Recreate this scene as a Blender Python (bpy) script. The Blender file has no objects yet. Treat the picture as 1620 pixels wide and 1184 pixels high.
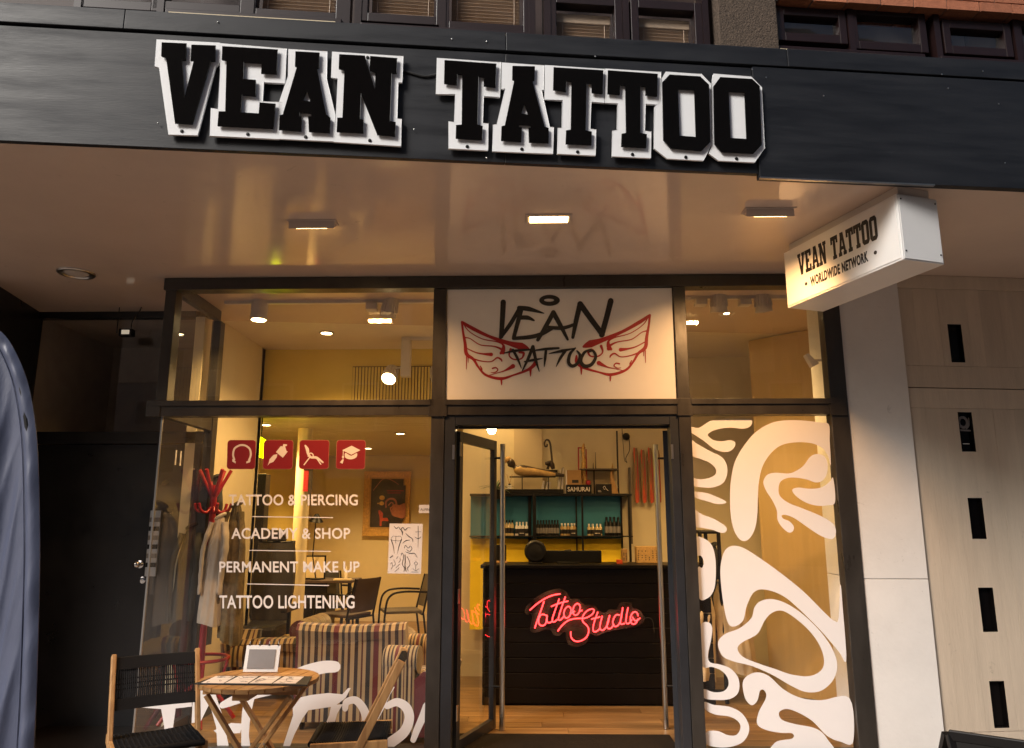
import bpy, math, random
from mathutils import Vector, Matrix
from mathutils.geometry import tessellate_polygon
random.seed(7)
R = math.radians
SC = bpy.context.scene
COL = SC.collection

# ------------------------------------------------------------------ camera, sky, sun, exposure
CAM_F, CAM_H, CAM_PITCH, CAM_YAW = 1200.0, 1.6, R(11.4), R(1.25)
cam_data = bpy.data.cameras.new('camera')
cam_data.sensor_width = 36.0
cam_data.lens = CAM_F / 1620 * 36.0
cam_data.clip_end = 500
cam = bpy.data.objects.new('camera', cam_data)
COL.objects.link(cam)
cam.location = (0, 0, CAM_H)
cam.rotation_euler = (R(90) + CAM_PITCH, 0, CAM_YAW)
SC.camera = cam

SUN_ELEV, SUN_AZ = 36.0, 223.0          # azimuth measured clockwise from +Y: the light comes from behind the camera
world = bpy.data.worlds.new('World')
SC.world = world
world.use_nodes = True
wn = world.node_tree.nodes
sky = wn.new('ShaderNodeTexSky')
sky.sky_type = 'NISHITA'
sky.sun_disc = False
sky.sun_elevation = R(SUN_ELEV)
sky.sun_rotation = R(SUN_AZ)
sky.dust_density = 4.0
wn['Background'].inputs['Strength'].default_value = 0.05
world.node_tree.links.new(sky.outputs[0], wn['Background'].inputs['Color'])
sd = bpy.data.lights.new('sun', 'SUN')
sd.energy = 1.5
sd.angle = R(22)
sd.color = (1.0, 0.97, 0.93)
sun = bpy.data.objects.new('sun', sd)
COL.objects.link(sun)
az, el = R(SUN_AZ), R(SUN_ELEV)
to_sun = Vector((math.sin(az) * math.cos(el), math.cos(az) * math.cos(el), math.sin(el)))
sun.rotation_euler = to_sun.to_track_quat('Z', 'Y').to_euler()
sun.location = to_sun * 30
SC.view_settings.view_transform = 'Standard'
SC.view_settings.look = 'None'
SC.view_settings.gamma = 1.0
SC.view_settings.use_curve_mapping = False
SC.view_settings.exposure = 1.2
SC.render.engine = 'CYCLES'
SC.cycles.use_denoising = True
SC.cycles.max_bounces = 10
SC.cycles.diffuse_bounces = 5
SC.cycles.glossy_bounces = 4
SC.cycles.transparent_max_bounces = 24
SC.cycles.sample_clamp_indirect = 6.0
SC.cycles.caustics_reflective = False
SC.cycles.caustics_refractive = False

# ------------------------------------------------------------------ measuring helpers
def ray(px, py):
    x, z = (px - 810) / CAM_F, -(py - 592) / CAM_F
    y1 = math.cos(CAM_PITCH) - z * math.sin(CAM_PITCH)
    z1 = math.sin(CAM_PITCH) + z * math.cos(CAM_PITCH)
    return Vector((x * math.cos(CAM_YAW) - y1 * math.sin(CAM_YAW), x * math.sin(CAM_YAW) + y1 * math.cos(CAM_YAW), z1))
def at(px, py, Y):
    r = ray(px, py)
    return Vector((0, 0, CAM_H)) + r * (Y / r.y)
def atz(px, py, Z):
    r = ray(px, py)
    return Vector((0, 0, CAM_H)) + r * ((Z - CAM_H) / r.z)
FA = math.atan(0.115)                    # plan angle of the canopy against the shop front
FO = Vector((0, 3.52, 0))
FM = Matrix.Translation(FO) @ Matrix.Rotation(FA, 4, 'Z')
FMI = FM.inverted()
def atf(px, py, d=0.0):                  # point on the plane d behind the fascia, in the canopy's own axes
    o = FMI @ Vector((0, 0, CAM_H)); r = FMI.to_3x3() @ ray(px, py)
    return o + r * ((d - o.y) / r.y)

# ------------------------------------------------------------------ materials
MATS = {}
def nodes_of(m):
    m.use_nodes = True
    nt = m.node_tree
    return nt, nt.nodes['Principled BSDF']
def mat(name, col, rough=0.5, metal=0.0, var=0.12, vscale=6.0, bump=0.0, bscale=60.0, rand=0.0, stretch=(1, 1, 1), spec=0.5, rvar=0.0, coat=0.0, scuff=0.0):
    """Base colour varied by noise; optional fine relief, gloss variation and a random tone for each piece."""
    m = bpy.data.materials.new(name)
    nt, p = nodes_of(m)
    L = nt.links.new
    p.inputs['Roughness'].default_value = rough
    p.inputs['Metallic'].default_value = metal
    p.inputs['Specular IOR Level'].default_value = spec
    p.inputs['Coat Weight'].default_value = coat
    geo = nt.nodes.new('ShaderNodeNewGeometry')
    mp = nt.nodes.new('ShaderNodeVectorMath'); mp.operation = 'MULTIPLY'; mp.inputs[1].default_value = stretch
    L(geo.outputs['Position'], mp.inputs[0])
    nz = nt.nodes.new('ShaderNodeTexNoise'); nz.inputs['Scale'].default_value = vscale; nz.inputs['Detail'].default_value = 6; nz.inputs['Roughness'].default_value = 0.65
    L(mp.outputs[0], nz.inputs['Vector'])
    mr = nt.nodes.new('ShaderNodeMapRange'); mr.inputs['From Min'].default_value = 0.25; mr.inputs['From Max'].default_value = 0.75
    mr.inputs['To Min'].default_value = 1 - var; mr.inputs['To Max'].default_value = 1 + var
    L(nz.outputs['Fac'], mr.inputs['Value'])
    fac = mr.outputs[0]
    if rand:
        oi = nt.nodes.new('ShaderNodeObjectInfo')
        m2 = nt.nodes.new('ShaderNodeMapRange'); m2.inputs['To Min'].default_value = 1 - rand; m2.inputs['To Max'].default_value = 1 + rand
        L(oi.outputs['Random'], m2.inputs['Value'])
        mm = nt.nodes.new('ShaderNodeMath'); mm.operation = 'MULTIPLY'
        L(fac, mm.inputs[0]); L(m2.outputs[0], mm.inputs[1]); fac = mm.outputs[0]
    if scuff:                             # small marks, rubs and stains with a shape of their own
        n3 = nt.nodes.new('ShaderNodeTexNoise'); n3.inputs['Scale'].default_value = 5.5; n3.inputs['Detail'].default_value = 10; n3.inputs['Roughness'].default_value = 0.75; n3.inputs['Distortion'].default_value = 2.0
        L(geo.outputs['Position'], n3.inputs['Vector'])
        m3 = nt.nodes.new('ShaderNodeMapRange'); m3.inputs['From Min'].default_value = 0.63; m3.inputs['From Max'].default_value = 0.72; m3.inputs['To Min'].default_value = 1.0; m3.inputs['To Max'].default_value = 1.0 - scuff
        L(n3.outputs['Fac'], m3.inputs['Value'])
        x3 = nt.nodes.new('ShaderNodeMath'); x3.operation = 'MULTIPLY'
        L(fac, x3.inputs[0]); L(m3.outputs[0], x3.inputs[1]); fac = x3.outputs[0]
    sc = nt.nodes.new('ShaderNodeVectorMath'); sc.operation = 'SCALE'; sc.inputs[0].default_value = col
    L(fac, sc.inputs['Scale']); L(sc.outputs[0], p.inputs['Base Color'])
    if rvar:
        r = nt.nodes.new('ShaderNodeMapRange'); r.inputs['From Min'].default_value = 0.3; r.inputs['From Max'].default_value = 0.7
        r.inputs['To Min'].default_value = max(0.02, rough - rvar); r.inputs['To Max'].default_value = rough + rvar
        L(nz.outputs['Fac'], r.inputs['Value']); L(r.outputs[0], p.inputs['Roughness'])
    if bump:
        n2 = nt.nodes.new('ShaderNodeTexNoise'); n2.inputs['Scale'].default_value = bscale; n2.inputs['Detail'].default_value = 4
        L(mp.outputs[0], n2.inputs['Vector'])
        b = nt.nodes.new('ShaderNodeBump'); b.inputs['Strength'].default_value = bump; b.inputs['Distance'].default_value = 0.01
        L(n2.outputs['Fac'], b.inputs['Height']); L(b.outputs[0], p.inputs['Normal'])
    MATS[name] = m
    return m
def wood(name, c1, c2, along='X', rough=0.5, rand=0.15, scale=1.0):
    m = bpy.data.materials.new(name)
    nt, p = nodes_of(m); L = nt.links.new
    tc = nt.nodes.new('ShaderNodeTexCoord')
    mp = nt.nodes.new('ShaderNodeMapping')
    s = {'X': (1.5, 22, 22), 'Y': (22, 1.5, 22), 'Z': (22, 22, 1.5)}[along]
    mp.inputs['Scale'].default_value = [v * scale for v in s]
    oi = nt.nodes.new('ShaderNodeObjectInfo')
    add = nt.nodes.new('ShaderNodeVectorMath'); add.operation = 'ADD'
    mul = nt.nodes.new('ShaderNodeMath'); mul.operation = 'MULTIPLY'; mul.inputs[1].default_value = 37.0
    L(oi.outputs['Random'], mul.inputs[0]); L(tc.outputs['Object'], mp.inputs[0]); L(mp.outputs[0], add.inputs[0]); L(mul.outputs[0], add.inputs[1])
    nz = nt.nodes.new('ShaderNodeTexNoise'); nz.inputs['Scale'].default_value = 1.0; nz.inputs['Detail'].default_value = 7; nz.inputs['Distortion'].default_value = 0.8
    L(add.outputs[0], nz.inputs['Vector'])
    cr = nt.nodes.new('ShaderNodeValToRGB')
    cr.color_ramp.elements[0].position = 0.3; cr.color_ramp.elements[0].color = (*c1, 1)
    cr.color_ramp.elements[1].position = 0.72; cr.color_ramp.elements[1].color = (*c2, 1)
    L(nz.outputs['Fac'], cr.inputs[0])
    mr = nt.nodes.new('ShaderNodeMapRange'); mr.inputs['To Min'].default_value = 1 - rand; mr.inputs['To Max'].default_value = 1 + rand
    L(oi.outputs['Random'], mr.inputs['Value'])
    sc = nt.nodes.new('ShaderNodeVectorMath'); sc.operation = 'SCALE'
    L(cr.outputs[0], sc.inputs[0]); L(mr.outputs[0], sc.inputs['Scale']); L(sc.outputs[0], p.inputs['Base Color'])
    p.inputs['Roughness'].default_value = rough
    b = nt.nodes.new('ShaderNodeBump'); b.inputs['Strength'].default_value = 0.15; b.inputs['Distance'].default_value = 0.004
    L(nz.outputs['Fac'], b.inputs['Height']); L(b.outputs[0], p.inputs['Normal'])
    MATS[name] = m
    return m
def stripes(name, axis, cols, period):
    """Woven stripes across one axis of the piece."""
    m = bpy.data.materials.new(name)
    nt, p = nodes_of(m); L = nt.links.new
    tc = nt.nodes.new('ShaderNodeTexCoord'); sx = nt.nodes.new('ShaderNodeSeparateXYZ')
    L(tc.outputs['Object'], sx.inputs[0])
    dv = nt.nodes.new('ShaderNodeMath'); dv.operation = 'DIVIDE'; dv.inputs[1].default_value = period
    L(sx.outputs[axis], dv.inputs[0])
    fr = nt.nodes.new('ShaderNodeMath'); fr.operation = 'FRACT'; L(dv.outputs[0], fr.inputs[0])
    cr = nt.nodes.new('ShaderNodeValToRGB'); cr.color_ramp.interpolation = 'CONSTANT'
    els = cr.color_ramp.elements
    for i, (pos, c) in enumerate(cols):
        e = els[i] if i < 2 else els.new(pos)
        e.position = pos; e.color = (*c, 1)
    L(fr.outputs[0], cr.inputs[0]); L(cr.outputs[0], p.inputs['Base Color'])
    p.inputs['Roughness'].default_value = 0.85
    p.inputs['Sheen Weight'].default_value = 0.3
    n2 = nt.nodes.new('ShaderNodeTexNoise'); n2.inputs['Scale'].default_value = 350
    b = nt.nodes.new('ShaderNodeBump'); b.inputs['Strength'].default_value = 0.3; b.inputs['Distance'].default_value = 0.003
    L(tc.outputs['Object'], n2.inputs['Vector']); L(n2.outputs['Fac'], b.inputs['Height']); L(b.outputs[0], p.inputs['Normal'])
    MATS[name] = m
    return m
def glow(name, col, strength):
    m = bpy.data.materials.new(name)
    nt, p = nodes_of(m)
    p.inputs['Base Color'].default_value = (*col, 1)
    p.inputs['Emission Color'].default_value = (*col, 1)
    p.inputs['Emission Strength'].default_value = strength
    MATS[name] = m
    return m
def pane_glass(name, tint=(1, 1, 1), boost=1.0, dust=0.012):
    """Window glass: clear, with the reflection that glass of this index gives at each angle."""
    m = bpy.data.materials.new(name)
    m.use_nodes = True
    nt = m.node_tree; L = nt.links.new
    nt.nodes.remove(nt.nodes['Principled BSDF'])
    tr = nt.nodes.new('ShaderNodeBsdfTransparent'); tr.inputs[0].default_value = (*tint, 1)
    gl = nt.nodes.new('ShaderNodeBsdfGlossy'); gl.inputs['Roughness'].default_value = 0.0
    gl.inputs['Color'].default_value = (boost, boost, boost, 1)
    fr = nt.nodes.new('ShaderNodeFresnel'); fr.inputs[0].default_value = 1.52
    nz = nt.nodes.new('ShaderNodeTexNoise'); nz.inputs['Scale'].default_value = 1.3
    b = nt.nodes.new('ShaderNodeBump'); b.inputs['Strength'].default_value = 0.02; b.inputs['Distance'].default_value = 0.02
    L(nz.outputs['Fac'], b.inputs['Height']); L(b.outputs[0], gl.inputs['Normal'])
    mx = nt.nodes.new('ShaderNodeMixShader')
    gm = nt.nodes.new('ShaderNodeNewGeometry'); iv = nt.nodes.new('ShaderNodeMath'); iv.operation = 'SUBTRACT'; iv.inputs[0].default_value = 1.0
    mu = nt.nodes.new('ShaderNodeMath'); mu.operation = 'MULTIPLY'          # reflection of both faces counted once, where light enters
    L(gm.outputs['Backfacing'], iv.inputs[1]); L(fr.outputs[0], mu.inputs[0]); L(iv.outputs[0], mu.inputs[1])
    L(mu.outputs[0], mx.inputs[0]); L(tr.outputs[0], mx.inputs[1]); L(gl.outputs[0], mx.inputs[2])
    df = nt.nodes.new('ShaderNodeBsdfDiffuse'); df.inputs[0].default_value = (0.75, 0.73, 0.7, 1)   # thin film of dust and wiping marks
    n2 = nt.nodes.new('ShaderNodeTexNoise'); n2.inputs['Scale'].default_value = 2.2; n2.inputs['Detail'].default_value = 8; n2.inputs['Distortion'].default_value = 1.5
    g2 = nt.nodes.new('ShaderNodeNewGeometry'); L(g2.outputs['Position'], n2.inputs['Vector'])
    dm = nt.nodes.new('ShaderNodeMapRange'); dm.inputs['From Min'].default_value = 0.35; dm.inputs['From Max'].default_value = 0.8; dm.inputs['To Max'].default_value = dust
    L(n2.outputs['Fac'], dm.inputs['Value'])
    m2 = nt.nodes.new('ShaderNodeMixShader'); L(dm.outputs[0], m2.inputs[0]); L(mx.outputs[0], m2.inputs[1]); L(df.outputs[0], m2.inputs[2])
    L(m2.outputs[0], nt.nodes['Material Output'].inputs['Surface'])
    MATS[name] = m
    return m

mat('black_paint', (0.0125, 0.0135, 0.0165), 0.5, var=0.35, vscale=3.0, stretch=(0.7, 0.7, 5), bump=0.05, bscale=30, rvar=0.12, spec=0.4, scuff=-0.9)
mat('black_acrylic', (0.004, 0.0035, 0.0035), 0.14, var=0.05, spec=0.16)
mat('white_acrylic', (0.87, 0.88, 0.89), 0.3, var=0.03, bump=0.03)
mat('soffit_lacquer', (0.72, 0.60, 0.515), 0.10, var=0.05, vscale=2.0, bump=0.012, bscale=2.0, spec=0.7, rvar=0.05, scuff=0.25)
mat('frame_bronze', (0.032, 0.028, 0.024), 0.36, metal=0.0, var=0.3, vscale=9, stretch=(1, 1, 0.3), bump=0.05, rvar=0.1)
mat('frame_black', (0.022, 0.024, 0.029), 0.35, var=0.2, bump=0.04)
mat('dark_red_frame', (0.013, 0.004, 0.004), 0.45, var=0.2)
mat('white_render', (0.72, 0.71, 0.69), 0.75, var=0.08, vscale=2.2, bump=0.16, bscale=45, scuff=0.45)
mat('cladding_board', (0.60, 0.51, 0.40), 0.7, var=0.09, vscale=5, stretch=(3, 3, 0.4), bump=0.2, bscale=30, rand=0.08, scuff=0.4)
mat('slot_black', (0.01, 0.009, 0.009), 0.4)
mat('brick_orange', (0.42, 0.15, 0.075), 0.85, var=0.2, vscale=20, bump=0.4, bscale=80, rand=0.22)
mat('mortar', (0.25, 0.2, 0.17), 0.9, var=0.15)
mat('pebble_dash', (0.085, 0.06, 0.042), 0.9, var=0.5, vscale=60, bump=0.9, bscale=90)
mat('cream_paint', (0.66, 0.55, 0.36), 0.6, var=0.06)
mat('blind_cream', (0.6, 0.45, 0.32), 0.5)
mat('wall_cream', (0.70, 0.62, 0.43), 0.75, var=0.03, bump=0.03)
mat('wall_tan', (0.60, 0.50, 0.34), 0.75, var=0.03)
mat('wall_yellow', (0.74, 0.58, 0.15), 0.75, var=0.04, bump=0.03)
mat('ceiling_paint', (0.72, 0.66, 0.56), 0.7, var=0.03)
mat('metal_ceiling', (0.6, 0.57, 0.5), 0.35, metal=0.4, var=0.04)
mat('steel', (0.55, 0.54, 0.52), 0.28, metal=1.0, var=0.08, stretch=(8, 8, 0.5))
mat('chrome', (0.7, 0.7, 0.7), 0.12, metal=1.0, var=0.03)
mat('door_black', (0.012, 0.012, 0.014), 0.34, var=0.25, bump=0.05, rvar=0.08)
mat('sign_white', (0.8, 0.79, 0.77), 0.35, var=0.025)
mat('vinyl_white', (0.80, 0.78, 0.78), 0.5, var=0.02)
mat('vinyl_red', (0.20, 0.003, 0.006), 0.45, var=0.04)
mat('print_black', (0.012, 0.010, 0.010), 0.5)
mat('print_red', (0.36, 0.008, 0.014), 0.5)
mat('print_grey', (0.2, 0.19, 0.19), 0.6)
mat('red_lacquer', (0.36, 0.012, 0.02), 0.3, var=0.06, spec=0.6)
mat('column_paint', (0.82, 0.72, 0.50), 0.35, var=0.03)
mat('black_plastic', (0.006, 0.0055, 0.0055), 0.42, var=0.1, spec=0.28)
mat('black_leather', (0.02, 0.017, 0.016), 0.45, var=0.2, bump=0.3, bscale=120)
mat('grey_leather', (0.09, 0.075, 0.06), 0.5, var=0.15)
mat('lamp_grey', (0.58, 0.50, 0.45), 0.45, var=0.04)
mat('lamp_white', (0.62, 0.58, 0.54), 0.4, var=0.04)
mat('teal_paint', (0.02, 0.165, 0.26), 0.6, var=0.08)
mat('yellow_paint', (0.92, 0.68, 0.02), 0.6, var=0.05)
mat('counter_board', (0.005, 0.0035, 0.003), 0.38, var=0.3, stretch=(0.5, 5, 9), bump=0.06, rand=0.3, spec=0.22)
mat('satin_gold', (0.56, 0.41, 0.19), 0.75, var=0.03, stretch=(6, 6, 0.5))
mat('blue_satin', (0.08, 0.092, 0.145), 0.42, var=0.08, bump=0.35, bscale=9, stretch=(3.2, 1, 0.9))
mat('coat_dark', (0.03, 0.032, 0.03), 0.8, var=0.3, bump=0.4, bscale=40)
mat('coat_white', (0.52, 0.47, 0.40), 0.8, var=0.08, bump=0.3, bscale=30)
mat('coat_olive', (0.13, 0.095, 0.04), 0.8, var=0.6, vscale=14, bump=0.3, bscale=30)
mat('shirt_cream', (0.62, 0.5, 0.34), 0.85, var=0.06, bump=0.2)
mat('cord_black', (0.006, 0.006, 0.007), 0.7, var=0.2, bump=0.4, bscale=200, spec=0.2)
mat('gold_frame', (0.60, 0.37, 0.12), 0.38, metal=0.2, var=0.4, vscale=40, bump=0.6, bscale=90)
mat('paper', (0.72, 0.66, 0.62), 0.7, var=0.04)
mat('poster_dark', (0.035, 0.022, 0.018), 0.4, var=0.7, vscale=9)
mat('skin_print', (0.42, 0.16, 0.11), 0.5, var=0.25, vscale=18)
mat('orange_print', (0.55, 0.07, 0.02), 0.5, var=0.3, vscale=25)
mat('flower_print', (0.75, 0.5, 0.15), 0.5, var=0.3, vscale=40)
mat('card_brown', (0.36, 0.21, 0.08), 0.7, var=0.15)
mat('glass_bottle', (0.55, 0.45, 0.25), 0.15, var=0.1)
mat('bronze_statue', (0.045, 0.03, 0.02), 0.35, var=0.3)
mat('cloth_ochre', (0.42, 0.27, 0.10), 0.6, var=0.3, vscale=20)
mat('leaf_green', (0.06, 0.10, 0.025), 0.5, var=0.2)
mat('paving', (0.24, 0.19, 0.155), 0.85, var=0.15, vscale=2, bump=0.3)
mat('opposite_wall', (0.50, 0.45, 0.39), 0.85, var=0.12, vscale=1.0, bump=0.2)
mat('opposite_brick', (0.34, 0.19, 0.13), 0.85, var=0.2, vscale=1.5, bump=0.2)
mat('opposite_pane', (0.05, 0.06, 0.075), 0.05, var=0.1)
mat('mat_fibre', (0.014, 0.011, 0.009), 0.95, var=0.4, vscale=80, bump=0.6, bscale=200, spec=0.1)
mat('rubber', (0.02, 0.02, 0.02), 0.7)
mat('vest_wall', (0.42, 0.35, 0.28), 0.8)
mat('vest_dark', (0.05, 0.03, 0.025), 0.6)
mat('straw', (0.45, 0.28, 0.10), 0.7, var=0.3, vscale=60, bump=0.5, bscale=150)
wood('teak', (0.29, 0.14, 0.048), (0.52, 0.29, 0.11), 'Z', 0.5)
wood('teak_x', (0.29, 0.14, 0.048), (0.52, 0.29, 0.11), 'X', 0.45)
wood('floor_oak', (0.13, 0.07, 0.03), (0.30, 0.185, 0.085), 'X', 0.32, rand=0.22, scale=0.7)
wood('wave_wood', (0.17, 0.10, 0.03), (0.26, 0.16, 0.05), 'Z', 0.4)
STR = [(0.0, (0.36, 0.26, 0.14)), (0.10, (0.022, 0.009, 0.008)), (0.19, (0.31, 0.225, 0.12)), (0.27, (0.06, 0.008, 0.01)), (0.31, (0.33, 0.24, 0.13)), (0.39, (0.014, 0.012, 0.014)),
       (0.50, (0.27, 0.20, 0.11)), (0.57, (0.09, 0.008, 0.012)), (0.70, (0.33, 0.24, 0.13)), (0.78, (0.02, 0.016, 0.018)), (0.85, (0.31, 0.225, 0.12)), (0.93, (0.035, 0.012, 0.01))]
stripes('stripe_fabric', 0, STR, 0.30)
stripes('stripe_fabric_side', 1, STR, 0.17)
glow('lamp_glow', (1.0, 0.74, 0.36), 14.0)
glow('flood_glow', (1.0, 0.62, 0.22), 9.0)
glow('neon_red', (1.0, 0.035, 0.038), 2.8)
glow('exit_glow', (0.80, 0.85, 0.0), 7.0)
glow('led_glow', (1.0, 0.9, 0.7), 0.15)
pane_glass('glass')
pane_glass('acrylic_clear', (0.75, 0.6, 0.55), 1.0, 0.14)

# ------------------------------------------------------------------ mesh builder
WM = {}
class MB:
    def __init__(s): s.v = []; s.f = []
    def add(s, vs, fs):
        o = len(s.v); s.v += [Vector(v) for v in vs]; s.f += [[i + o for i in f] for f in fs]; return s
    def box(s, x0, x1, y0, y1, z0, z1):
        return s.add([(x0, y0, z0), (x1, y0, z0), (x1, y1, z0), (x0, y1, z0), (x0, y0, z1), (x1, y0, z1), (x1, y1, z1), (x0, y1, z1)],
                     [(0, 3, 2, 1), (4, 5, 6, 7), (0, 1, 5, 4), (1, 2, 6, 5), (2, 3, 7, 6), (3, 0, 4, 7)])
    def hexa(s, lo, hi):                  # two quads, lower and upper
        return s.add(list(lo) + list(hi), [(0, 3, 2, 1), (4, 5, 6, 7), (0, 1, 5, 4), (1, 2, 6, 5), (2, 3, 7, 6), (3, 0, 4, 7)])
    def bar(s, p0, p1, w, h, up=(0, 0, 1)):
        p0, p1 = Vector(p0), Vector(p1); d = (p1 - p0).normalized(); a = d.cross(Vector(up))
        if a.length < 1e-4: a = d.cross(Vector((1, 0, 0)))
        a.normalize(); b = a.cross(d)
        q = [(-1, -1), (1, -1), (1, 1), (-1, 1)]
        return s.hexa([p0 + a * i * w / 2 + b * j * h / 2 for i, j in q], [p1 + a * i * w / 2 + b * j * h / 2 for i, j in q])
    def tube(s, pts, r, n=8, closed=False, flat=1.0):
        pts = [Vector(p) for p in pts]; k = len(pts)
        rs = r if isinstance(r, (list, tuple)) else [r] * k
        vs = []; prev = None
        for i, p in enumerate(pts):
            if closed: d = pts[(i + 1) % k] - pts[i - 1]
            else: d = pts[min(i + 1, k - 1)] - pts[max(i - 1, 0)]
            d.normalize()
            if prev is None:
                a = d.cross(Vector((0, 0, 1)))
                if a.length < 0.05: a = d.cross(Vector((0, 1, 0)))
            else: a = prev - d * prev.dot(d)
            a.normalize(); prev = a; b = d.cross(a)
            for j in range(n):
                t = 2 * math.pi * j / n
                vs.append(p + a * math.cos(t) * rs[i] + b * math.sin(t) * rs[i] * flat)
        fs = []
        for i in range(k if closed else k - 1):
            i2 = (i + 1) % k
            for j in range(n): fs.append((i * n + j, i * n + (j + 1) % n, i2 * n + (j + 1) % n, i2 * n + j))
        if not closed: fs += [tuple(range(n - 1, -1, -1)), tuple((k - 1) * n + j for j in range(n))]
        return s.add(vs, fs)
    def cyl(s, p0, p1, r0, r1=None, n=16): return s.tube([p0, p1], [r0, r0 if r1 is None else r1], n)
    def lathe(s, prof, c=(0, 0, 0), n=20, ax=None):
        c = Vector(c); M = Vector((0, 0, 1)).rotation_difference(Vector(ax)).to_matrix() if ax is not None else Matrix.Identity(3)
        vs = [c + M @ Vector((r * math.cos(2 * math.pi * j / n), r * math.sin(2 * math.pi * j / n), z)) for r, z in prof for j in range(n)]
        fs = [(i * n + j, i * n + (j + 1) % n, (i + 1) * n + (j + 1) % n, (i + 1) * n + j) for i in range(len(prof) - 1) for j in range(n)]
        fs += [tuple(range(n - 1, -1, -1)), tuple((len(prof) - 1) * n + j for j in range(n))]
        return s.add(vs, fs)
    def plate(s, loops, fn, vec):         # filled outline (first loop) with holes, given thickness
        vec = Vector(vec)
        tris = tessellate_polygon([[Vector((a, b, 0)) for a, b in lp] for lp in loops])
        flat = [fn(a, b) for lp in loops for a, b in lp]
        n = len(flat)
        fs = [tuple(t) for t in tris] + [tuple(i + n for i in reversed(t)) for t in tris]
        o = 0
        for lp in loops:
            k = len(lp)
            fs += [(o + i, o + (i + 1) % k, n + o + (i + 1) % k, n + o + i) for i in range(k)]
            o += k
        return s.add(flat + [p + vec for p in flat], fs)
    def ribbon(s, pts, w, fn, vec, n=6):  # brush stroke of changing width
        P = smooth(pts, False, n); k = len(P)
        W = [w] * k if not isinstance(w, (list, tuple)) else [lerp_list(w, i / (k - 1)) for i in range(k)]
        Lf, Rt = [], []
        for i, (x, y) in enumerate(P):
            a, b = P[max(i - 1, 0)], P[min(i + 1, k - 1)]
            dx, dy = b[0] - a[0], b[1] - a[1]; l = math.hypot(dx, dy) or 1
            nx, ny = -dy / l * W[i] / 2, dx / l * W[i] / 2
            Lf.append((x + nx, y + ny)); Rt.append((x - nx, y - ny))
        def cap(c, a, w0, sgn):
            t0 = math.atan2(a[1] - c[1], a[0] - c[0])
            return [(c[0] + math.cos(t0 + sgn * math.pi * q / 5) * w0 / 2, c[1] + math.sin(t0 + sgn * math.pi * q / 5) * w0 / 2) for q in range(1, 5)]
        vec = Vector(vec)
        top = [fn(*q) for q in Lf] + [fn(*q) for q in Rt]
        fs = [(i, i + 1, k + i + 1, k + i) for i in range(k - 1)]
        m = 2 * k
        c1 = cap(P[-1], Lf[-1], W[-1], -1); c0 = cap(P[0], Rt[0], W[0], -1)
        top += [fn(*q) for q in c1 + c0]
        fs.append((k - 1, *range(m, m + 4), 2 * k - 1)); fs.append((k, *range(m + 4, m + 8), 0))
        N = len(top)
        outline = list(range(k)) + list(range(m, m + 4)) + list(range(2 * k - 1, k - 1, -1)) + list(range(m + 4, m + 8))
        fs2 = [tuple(i + N for i in reversed(f)) for f in fs]
        side = [(outline[i], outline[(i + 1) % len(outline)], outline[(i + 1) % len(outline)] + N, outline[i] + N) for i in range(len(outline))]
        return s.add(top + [p + vec for p in top], fs + fs2 + side)
    def surf(s, fn, nu, nv, thick=None):
        vs = [fn(i / nu, j / nv) for j in range(nv + 1) for i in range(nu + 1)]
        w = nu + 1
        fs = [(j * w + i, j * w + i + 1, (j + 1) * w + i + 1, (j + 1) * w + i) for j in range(nv) for i in range(nu)]
        if thick:
            t = Vector(thick); N = len(vs)
            bd = [i for i in range(nu)] + [j * w + nu for j in range(nv)] + [nv * w + i for i in range(nu, 0, -1)] + [j * w for j in range(nv, 0, -1)]
            fs += [tuple(i + N for i in reversed(f)) for f in fs] + [(bd[i], bd[(i + 1) % len(bd)], bd[(i + 1) % len(bd)] + N, bd[i] + N) for i in range(len(bd))]
            vs += [Vector(v) + t for v in vs]
        return s.add(vs, fs)
    def build(s, name, material, parent=None, smooth_=None, bevel=0.0, local=False, origin=None):
        if parent is not None:
            Mw = WM[parent.name]
            inv = Matrix.Identity(4) if local else Mw.inverted()
            vs = [inv @ v for v in s.v]; loc = None
        else:
            if origin is None:
                xs, ys, zs = zip(*s.v); origin = Vector(((min(xs) + max(xs)) / 2, (min(ys) + max(ys)) / 2, min(zs)))
            loc = Vector(origin); vs = [v - loc for v in s.v]
        me = bpy.data.meshes.new(name)
        me.from_pydata([tuple(v) for v in vs], [], s.f)
        me.validate(); me.update()
        me.materials.append(MATS[material])
        if smooth_:
            me.polygons.foreach_set('use_smooth', [True] * len(me.polygons))
            me.set_sharp_from_angle(angle=R(smooth_))
        o = bpy.data.objects.new(name, me)
        COL.objects.link(o)
        if parent is not None: o.parent = parent; WM[o.name] = WM[parent.name]
        else: o.location = loc; WM[o.name] = Matrix.Translation(loc)
        if bevel:
            b = o.modifiers.new('edge', 'BEVEL'); b.width = bevel; b.segments = 2; b.limit_method = 'ANGLE'; b.harden_normals = False
        return o
def lerp_list(w, t):
    x = t * (len(w) - 1); i = min(int(x), len(w) - 2); return w[i] + (w[i + 1] - w[i]) * (x - i)
def smooth(pts, closed, n=5):             # Catmull-Rom through the points
    k = len(pts); out = []
    for i in range(k if closed else k - 1):
        p = [pts[(i + d) % k] if closed else pts[min(max(i + d, 0), k - 1)] for d in (-1, 0, 1, 2)]
        for q in range(n):
            t = q / n
            out.append(tuple(0.5 * (2 * p[1][c] + (p[2][c] - p[0][c]) * t + (2 * p[0][c] - 5 * p[1][c] + 4 * p[2][c] - p[3][c]) * t * t
                                    + (3 * p[1][c] - p[0][c] - 3 * p[2][c] + p[3][c]) * t ** 3) for c in range(len(pts[0]))))
    if not closed: out.append(tuple(pts[-1]))
    return out
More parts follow.
